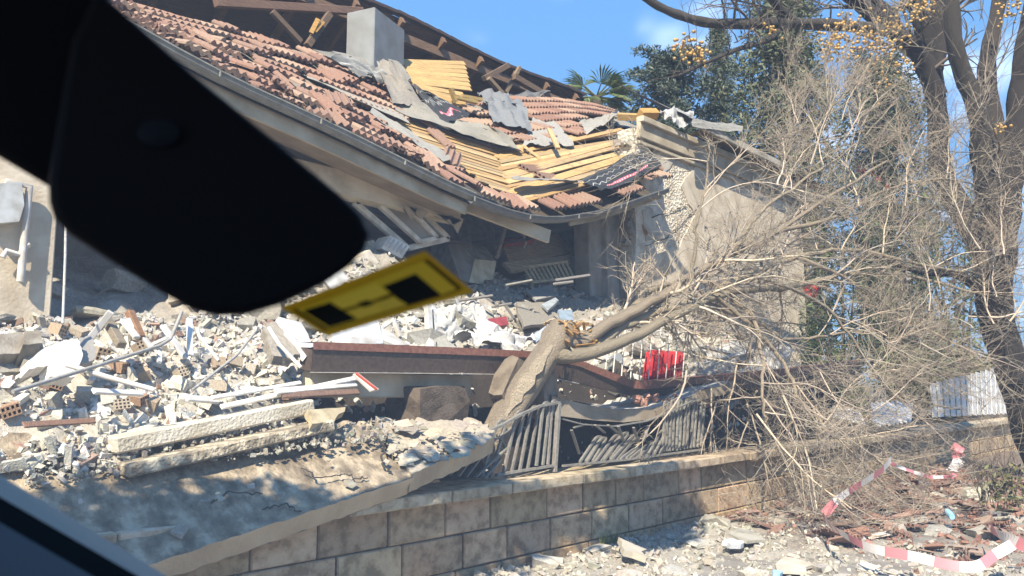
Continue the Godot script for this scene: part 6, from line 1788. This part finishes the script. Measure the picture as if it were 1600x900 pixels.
# ------------------------------------------------------------------ balcony rail, red chair, white fences, striped tape
func street_things() -> void:
	var w := thing("balcony_rail", "thin white upright bars of a balcony rail in front of the red chair", "railing", oz(1020, 600, -5.25))
	for s in [[946, 577, 952, 530], [958, 582, 964, 522], [971, 588, 977, 516], [985, 594, 991, 514], [999, 592, 1005, 512], [1013, 593, 1019, 516], [1027, 593, 1033, 512], [1040, 593, 1047, 514], [1053, 592, 1060, 516], [1066, 592, 1072, 518]]:
		var m := mb(Color(0.75, 0.73, 0.68))
		m.tube([oz(s[0], s[1], -5.2) - w.position, oz(s[2], s[3], -5.3) - w.position], [0.007, 0.007], 6)
		put("bar", m, M.paint, w)
	# red chair lying against the heap: padded back with piping and legs
	var c := thing("red_chair", "bright red padded chair standing in the debris behind white rail bars", "chair", oz(1038, 595, -5.75))
	var bk := mb(Color(0.72, 0.03, 0.035))
	var f := func(side: float): return func(u, v):
		var a := oz(1010, 546, -5.5).lerp(oz(1072, 550, -5.5), u).lerp(oz(1003, 594, -5.38).lerp(oz(1064, 597, -5.38), u), v)
		var r := minf(minf(u, 1 - u), minf(v, 1 - v))
		var q := a + Vector3(0, 0.0, side * 0.05 * sqrt(clampf(r / 0.16, 0, 1)))
		if r < 0.001 and (u < 0.02 or u > 0.98) and (v < 0.05 or v > 0.95): q = q.lerp(oz(1038, 572, -5.44), 0.12)
		return q - c.position
	bk.grid(14, 10, f.call(1.0), Vector3.BACK)
	bk.grid(14, 10, f.call(-1.0), Vector3.FORWARD)
	put("backrest", bk, M.cloth, c)
	var seat := mb(Color(0.55, 0.02, 0.025))
	seat.box(Transform3D(Basis.from_euler(Vector3(0.15, -0.1, 0)), oz(1034, 604, -5.7) - c.position), Vector3(0.6, 0.08, 0.5), 0.03)
	put("seat", seat, M.cloth, c)
	for s in [-0.25, 0.25]:
		for z in [-0.2, 0.2]:
			var l := mb(Color(0.1, 0.09, 0.085))
			var top := oz(1034, 606, -5.7) - c.position
			l.bar(top + Vector3(s, 0, z), top + Vector3(s * 1.05, -0.3, z), 0.03, 0.03)
			put("leg", l, M.steel, c)
	panel("grey_jug", "dark grey plastic sack slumped left of the red chair", "sack", [[938, 590, -5.7], [946, 560, -5.75], [968, 552, -5.8], [980, 575, -5.7], [972, 598, -5.6]], 0.2, Color(0.25, 0.27, 0.28), M.plastic, "", 0.02)
	panel("brown_box", "brown cardboard piece left of the red chair", "cardboard", [[972, 572, -5.75], [1002, 566, -5.8], [1002, 592, -5.7], [976, 590, -5.7]], 0.08, Color(0.36, 0.24, 0.13), M.clay)
	for s in [[1150, 560, 1172, 588, 0.09, "brown timber end leaning in the white debris behind the rail", Color(0.35, 0.19, 0.1)], [1092, 540, 1140, 552, 0.06, "pale board lying in the debris right of the red chair", Color(0.7, 0.68, 0.62)], [1100, 566, 1180, 548, 0.05, "white board lying in the debris under the fallen limbs", Color(0.78, 0.77, 0.73)]]:
		stick("debris_board", s[5], "board", [s[0], s[1], -5.6], [s[2], s[3], -5.7], s[4], 0.04, s[6], M.wood)
	sheet("white_sheet", "white cloth spread over debris right of the red chair", "cloth", [[1078, 545, -5.9], [1240, 540, -5.9], [1230, 590, -5.45], [1076, 592, -5.5]], 0.18, 3.0, Color(0.66, 0.64, 0.6), M.cloth, 34, 16)
	sheet("white_sheet", "white rags heaped left of the red chair below the thick limbs", "cloth", [[930, 545, -6.2], [1005, 530, -6.3], [1002, 575, -5.9], [940, 580, -5.7]], 0.14, 3.0, Color(0.7, 0.67, 0.6), M.cloth, 20, 14)
	# pink brick bits on the sagging slab
	for i in 14:
		var m := mb(tone(Color(0.55, 0.29, 0.21), 0.15))
		m.chunk(Transform3D(rnd_basis()), Vector3(rf(0.04, 0.09), rf(0.03, 0.06), rf(0.04, 0.07)), rng, 0.2)
		var q := put("brick_bit", m, M.clay)
		q.position = oz(rf(992, 1060), rf(618, 632), -5.0)
		tag(q, "small pink brick bit on the sagging balcony edge", "brick bit", "pink brick bits on the sagging balcony edge")
	# white slatted fences
	var fence := func(label: String, a: Vector3, b: Vector3, a2: Vector3, b2: Vector3, n_: int, c2: Color, gap := 0.72):
		var o := thing("slatted_fence", label, "fence", (a2 + b2) * 0.5, "")
		var wd := a.distance_to(b) / n_ * gap
		for i in n_:
			var t := (i + 0.5) / n_
			var m := mb(tone(c2, 0.06))
			m.bar(a.lerp(b, t) - o.position, a2.lerp(b2, t) - o.position, wd, 0.02, (b - a).cross(a2 - a).normalized(), 0.003)
			put("slat", m, M.paint, o)
		for h in [0.18, 0.82]:
			var m := mb(c2 * 0.9)
			var nn := (b - a).cross(a2 - a).normalized() * 0.03
			if nn.z > 0: nn = -nn
			m.bar(a.lerp(a2, h) + nn - o.position, b.lerp(b2, h) + nn - o.position, 0.04, 0.04)
			put("rail", m, M.paint, o)
	fence.call("upright white slatted fence on the wall before the hedge", oz(1452, 600, -4.85), oz(1585, 568, -4.85), oz(1456, 652, -4.85), oz(1588, 646, -4.85), 17, Color(0.72, 0.73, 0.74))
	fence.call("small fallen white slatted panel nearest the brown beam's end", oz(1300, 634, -4.9), oz(1345, 642, -4.7), oz(1304, 652, -4.6), oz(1352, 664, -4.5), 8, Color(0.7, 0.7, 0.7), 0.6)
	fence.call("fallen white slatted panel slumped on the coping before the upright fence", oz(1362, 632, -4.95), oz(1424, 628, -4.95), oz(1366, 664, -4.6), oz(1420, 656, -4.6), 8, Color(0.7, 0.7, 0.71), 0.62)
	# far posts and a pale wall that show through the twigs
	for s in [[1420, 400, 560], [1424, 520, 610]]:
		stick("far_post", "pale grey pole seen through the twigs beyond the oleander", "pole", [s[0], s[1], -9.0], [s[0] + 1, s[2], -9.0], 0.14, 0.14, Color(0.3, 0.3, 0.3), M.concrete)
	# striped tape
	var tape := func(label: String, pts: Array, w_: float, twist: float):
		var p := []
		for q in pts: p.append(od(q[0], q[1], q[2]))
		p = smooth_path(p, 8)
		var o2: Vector3 = p[0]
		var m := mb()
		var run := 0.0
		for i in p.size() - 1:
			var d: Vector3 = (p[i + 1] - p[i])
			for k in 3:
				var a: Vector3 = p[i].lerp(p[i + 1], k / 3.0)
				var b: Vector3 = p[i].lerp(p[i + 1], (k + 1) / 3.0)
				var s0 := sideways(d, twist * (run)) * w_ * 0.5
				run += a.distance_to(b)
				var s1 := sideways(d, twist * (run)) * w_ * 0.5
				m.col = Color(0.60, 0.22, 0.24) if fmod(run, 0.34) < 0.16 else Color(0.72, 0.68, 0.66)
				m.quad(a - s0 - o2, a + s0 - o2, b + s1 - o2, b - s1 - o2, Vector3(0, 0.3, 1))
		var o3 := put("barrier_tape", m, M.plastic)
		o3.position = o2
		tag(o3, label, "barrier tape")
	tape.call("red and white barrier tape rising from the rubble into the drooping twigs", [[1288, 804, 7.6], [1312, 778, 7.6], [1352, 752, 7.7], [1378, 735, 7.8], [1392, 718, 7.9]], 0.085, 0.9)
	tape.call("red and white barrier tape sagging along the front of the red rubble", [[1286, 806, 7.4], [1310, 830, 6.6], [1360, 856, 6.2], [1430, 870, 6.0], [1490, 884, 5.85], [1528, 884, 5.8], [1556, 866, 5.9], [1584, 850, 5.95]], 0.075, 0.7)
	tape.call("twisted thin red and white tape strung from the twigs to the knot", [[1388, 722, 8.2], [1420, 735, 8.4], [1455, 745, 8.6], [1492, 744, 8.8]], 0.035, 4.0)
	tape.call("knotted bundle of red and white tape hanging before the sunlit wall", [[1500, 696, 8.8], [1494, 706, 8.8], [1499, 718, 8.8], [1488, 734, 8.8], [1492, 746, 8.8]], 0.12, 5.0)
	tape.call("crumpled end of red and white tape by the plastic bottle", [[1548, 822, 6.6], [1562, 836, 6.4], [1590, 848, 6.3], [1615, 856, 6.3]], 0.11, 2.0)
	# dark weeds and stalks by the trunk
	var wk := mb()
	for i in 40:
		twig(wk, od(rf(1530, 1600), rf(770, 800), 8.6), Vector3(rf(-0.4, 0.4), 1, rf(-0.3, 0.3)).normalized(), rf(0.3, 0.7), 0.006, 2, 0.1, Color(0.14, 0.11, 0.08))
	for i in 160: leaves(wk, od(rf(1545, 1600), rf(735, 790), 8.5), Vector3.ONE * 0.12, 1, 0.035, Color(0.13, 0.13, 0.05), 0.3, 0.5)
	tag(put("dry_weed", wk, M.leaf), "dark dry weeds standing at the foot of the wall near the berry tree", "weed")
func sideways(d: Vector3, a: float) -> Vector3:
	d = d.normalized()
	var up := (Vector3.UP - d * d.y).normalized()
	return up.rotated(d, 0.5 * sin(a * 3.0))

# ------------------------------------------------------------------ inside the car
func car() -> void:
	# rear-view mirror: outline of the housing, real thickness, rounded edge
	var solid := func(outline: Array, depth: float, thick: float, bev: float, m: MB, org: Vector3):
		var n_ := outline.size()
		var mid := Vector3.ZERO
		var ring := []
		for q in outline: ring.append(od(q[0], q[1], depth)); mid += ring[-1] / n_
		var fw := (mid - EYE).normalized()
		var lay := []
		for k in [[0.0, bev], [bev * 0.35, bev * 0.35], [bev, 0.0], [thick, bev * 0.2], [thick + 0.012, bev * 2.0]]:
			var row := []
			for i in n_:
				var inward: Vector3 = (mid - ring[i]).normalized()
				row.append(ring[i] + inward * k[1] + fw * k[0] - org)
			lay.append(row)
		for j in lay.size() - 1:
			for i in n_:
				var i2 := (i + 1) % n_
				m.quad(lay[j][i], lay[j][i2], lay[j + 1][i2], lay[j + 1][i], (ring[i] + ring[i2]) * 0.5 - mid - fw * (0.01 if j < 2 else -0.001))
		for i in n_:
			m.tri(mid - org, lay[0][i], lay[0][(i + 1) % n_], -fw)
			m.tri(mid - org + fw * (thick + 0.012), lay[-1][i], lay[-1][(i + 1) % n_], fw)
	var o := thing("rearview_mirror", "black rear-view mirror of the car, large and out of focus", "car mirror", od(330, 300, 0.42))
	var hs := mb(Color(0.02, 0.021, 0.025))
	var out := []
	for q in [[150, -20], [300, 112], [440, 226], [535, 305]]: out.append(q)
	for q in [[566, 336], [580, 366], [572, 392], [548, 418], [505, 447], [440, 478], [385, 494], [340, 496], [300, 486], [250, 458], [160, 402], [105, 366], [82, 342], [74, 318], [72, 280], [88, 180], [110, 60]]: out.append(q)
	solid.call(out, 0.42, 0.035, 0.006, hs, o.position)
	put("housing", hs, M.mirror, o)
	var sw := mb(Color(0.03, 0.035, 0.045))  # lighter oval paints a faint glow on the black housing
	for i in 16:
		var a0 := TAU * i / 16.0
		var a1 := TAU * (i + 1) / 16.0
		sw.tri(od(247, 208, 0.414) - o.position, od(247 + 34 * cos(a0), 208 + 22 * sin(a0), 0.417) - o.position, od(247 + 34 * cos(a1), 208 + 22 * sin(a1), 0.417) - o.position, EYE - o.position)
	put("painted_glow_oval", sw, M.mirror, o)
	var cv := mb(Color(0.014, 0.015, 0.018))
	solid.call([[-120, -80], [190, -60], [170, 10], [130, 120], [110, 300], [74, 292], [0, 248], [-120, 180]], 0.45, 0.05, 0.006, cv, o.position)
	put("stalk_cover", cv, M.mirror, o)
	# yellow card stuck to the windscreen
	var im := Image.create(256, 128, false, Image.FORMAT_RGBA8)
	im.fill(Color(0.86, 0.66, 0.17))
	im.fill_rect(Rect2i(6, 12, 244, 104), Color(0.80, 0.60, 0.13))
	im.fill_rect(Rect2i(14, 20, 228, 88), Color(0.90, 0.73, 0.22))
	for x in [9, 240]: im.fill_rect(Rect2i(x, 20, 7, 88), Color(0.24, 0.15, 0.07))
	im.fill_rect(Rect2i(20, 30, 48, 72), Color(0.09, 0.09, 0.09))
	im.fill_rect(Rect2i(154, 40, 58, 70), Color(0.09, 0.09, 0.09))
	im.fill_rect(Rect2i(72, 28, 78, 30), Color(0.96, 0.80, 0.30))
	im.fill_rect(Rect2i(68, 62, 88, 7), Color(0.30, 0.20, 0.07))
	im.fill_rect(Rect2i(98, 56, 18, 24), Color(0.17, 0.13, 0.07))
	im.fill_rect(Rect2i(72, 74, 44, 26), Color(0.94, 0.78, 0.30))
	im.fill_rect(Rect2i(120, 74, 30, 26), Color(0.9, 0.75, 0.3))
	im.fill_rect(Rect2i(16, 106, 228, 4), Color(0.40, 0.28, 0.08))
	var cm := StandardMaterial3D.new()
	cm.albedo_texture = ImageTexture.create_from_image(im)
	cm.roughness = 0.5
	cm.backlight_enabled = true; cm.backlight = Color(1, 1, 0.9)
	var a := od(437, 480, 0.47)
	var b := od(664, 392, 0.47)
	var d := od(742, 457, 0.47)
	var e := od(512, 526, 0.47)
	var mid := (a + b + d + e) * 0.25
	var kb := mb()
	kb.uquad(a - mid, b - mid, d - mid, e - mid, EYE - mid)
	var th := (mid - EYE).normalized() * 0.0006
	for s in [[a, b], [b, d], [d, e], [e, a]]: kb.quad(s[0] - mid, s[1] - mid, s[1] - mid + th, s[0] - mid + th, s[0] + s[1] - mid * 2.0)
	var cd := put("yellow_card", kb, cm)
	cd.position = mid
	tag(cd, "yellow card with two black squares stuck to the windscreen below the mirror", "card")
	# dashboard corner: grey panel, black seam, dusty lower edge of the windscreen
	var db := thing("dashboard", "blue-grey corner of the car's dashboard with a black seam", "dashboard", od(0, 900, 0.55))
	var strip := func(called: String, p0, p1, q1, q0, z0: float, z1: float, col: Color, m: Material):
		var k := mb(col)
		var A := od(p0[0], p0[1], z0) - db.position
		var B := od(p1[0], p1[1], z0) - db.position
		var C := od(q1[0], q1[1], z1) - db.position
		var D := od(q0[0], q0[1], z1) - db.position
		k.quad(A, B, C, D, EYE - od(p0[0], p0[1], z0))
		var back := ray(100, 850) * 0.02
		k.quad(A + back, B + back, C + back, D + back, back)
		k.quad(A, B, B + back, A + back, Vector3.UP)
		k.quad(D, C, C + back, D + back, Vector3.DOWN)
		put(called, k, m, db)
	strip.call("panel", [-60, 782], [200, 932], [140, 1040], [-120, 900], 0.54, 0.45, Color(0.105, 0.11, 0.118), M.trim)
	strip.call("seam", [-60, 742], [250, 920], [200, 932], [-60, 782], 0.56, 0.54, Color(0.008, 0.008, 0.009), M.black2)
	strip.call("windscreen_edge", [-60, 706], [290, 918], [250, 920], [-60, 742], 0.60, 0.56, Color(0.38, 0.36, 0.32), M.trim)

	# the windscreen between the viewer and the street
	var gl := StandardMaterial3D.new()
	gl.albedo_color = Color(0.95, 0.90, 0.82, 0.15)
	gl.backlight_enabled = true; gl.backlight = Color(1, 1, 1)
	gl.transparency = BaseMaterial3D.TRANSPARENCY_ALPHA
	gl.roughness = 0.9
	var ws := mb()
	var wo := od(800, 900, 0.86)
	ws.quad(od(-500, 1150, 0.9) - wo, od(2100, 1150, 0.9) - wo, od(2100, -160, 0.62) - wo, od(-500, -160, 0.62) - wo, EYE - wo)
	var wp := put("windscreen", ws, gl)
	wp.position = wo
	tag(wp, "dusty car windscreen between the viewer and the ruined house", "windscreen")
	# the rest of the cabin round the viewer: roof lining, floor, seat backs, side panels; the windscreen side is open
	var cab := thing("car_cabin", "dark car cabin round the viewer, open at the windscreen", "car interior", EYE - Vector3(0, 0.95, 0))
	var yaw := Basis.from_euler(Vector3(0, YAW, 0))
	for s in [["roof_lining", 0, 0.42, 0.45, 2.2, 0.05, 1.9, 0.10], ["cabin_floor", 0, -0.75, 0.2, 2.2, 0.05, 2.0, 0.03], ["seat_back", 0, -0.4, 1.15, 2.2, 0.8, 0.08, 0.06], ["door_panel", -1.02, -0.5, 0.42, 0.06, 0.6, 1.5, 0.1], ["door_panel", 1.02, -0.5, 0.42, 0.06, 0.6, 1.5, 0.1], ["dashboard_top", 0.35, -0.48, -0.42, 1.3, 0.5, 0.2, 0.03]]:
		var k := mb(Color(s[7], s[7], s[7] * 1.05))
		k.box(Transform3D(yaw, yaw * Vector3(s[1], s[2], s[3]) + Vector3(0, 0.95, 0)), Vector3(s[4], s[5], s[6]), 0.02)
		put(s[0], k, M.trim, cab)

# unseen tree added beyond the frame, crown shaped to shade wall and slabs
func shade_tree() -> void:
	var o := thing("added_shade_tree", "added tree outside the view, its crown shaped to shade the stone wall", "tree", Vector3(-1.6, 0.1, -2.6))
	var t := mb(Color(0.2, 0.16, 0.12))
	t.tube([Vector3.ZERO, Vector3(0.1, 2.0, -0.1), Vector3(0.6, 4.2, -0.4)], [0.2, 0.16, 0.1], 10)
	t.tube([Vector3(0.4, 3.4, -0.3), Vector3(2.5, 4.9, 0.2), Vector3(4.4, 5.4, 0.66)], [0.1, 0.07, 0.03], 8)
	put("trunk", t, M.bark, o)
	var m := mb()
	for i in 105:
		var q := rf(-0.6, 4.0)
		if (q > 2.35 and q < 2.95) or (q > 0.95 and q < 1.9): continue
		if q > 1.9 and i % 3 == 0: continue
		var far := smoothstep(1.6, 2.6, q)
		leaves(m, Vector3(q, 4.2 + q * 0.3 + rf(-0.3, 0.4), lerpf(-0.07 + rf(-0.26, 0.35), 0.66 + rf(-0.14, 0.14), far)), Vector3(0.5, 0.3, 0.2), 60, 0.09, Color(0.06, 0.075, 0.03), 0.3, 0.45)
	stuff(put("crown", m, M.leaf, o))

func _ready() -> void:
	rng.seed = 20230206
	noise.noise_type = FastNoiseLite.TYPE_SIMPLEX_SMOOTH
	noise.seed = 4
	noise.frequency = 1.0
	noise.fractal_octaves = 2
	look()
	materials()
	var mm := StandardMaterial3D.new()
	mm.vertex_color_use_as_albedo = true; mm.roughness = 0.6
	mm.metallic_specular = 0.15
	M.mirror = mm; M.trim = mm; M.black2 = mm
	setting()
	stone_wall()
	house()
	chimney()
	rear_roof()
	fallen_roof()
	slabs()
	brown_beam()
	greenery()
	shade_tree()
	standing_tree()
	fallen_tree()
	railing()
	sheets()
	contents()
	litter()
	pavement_litter()
	street_things()
	car()
	tell_apart()
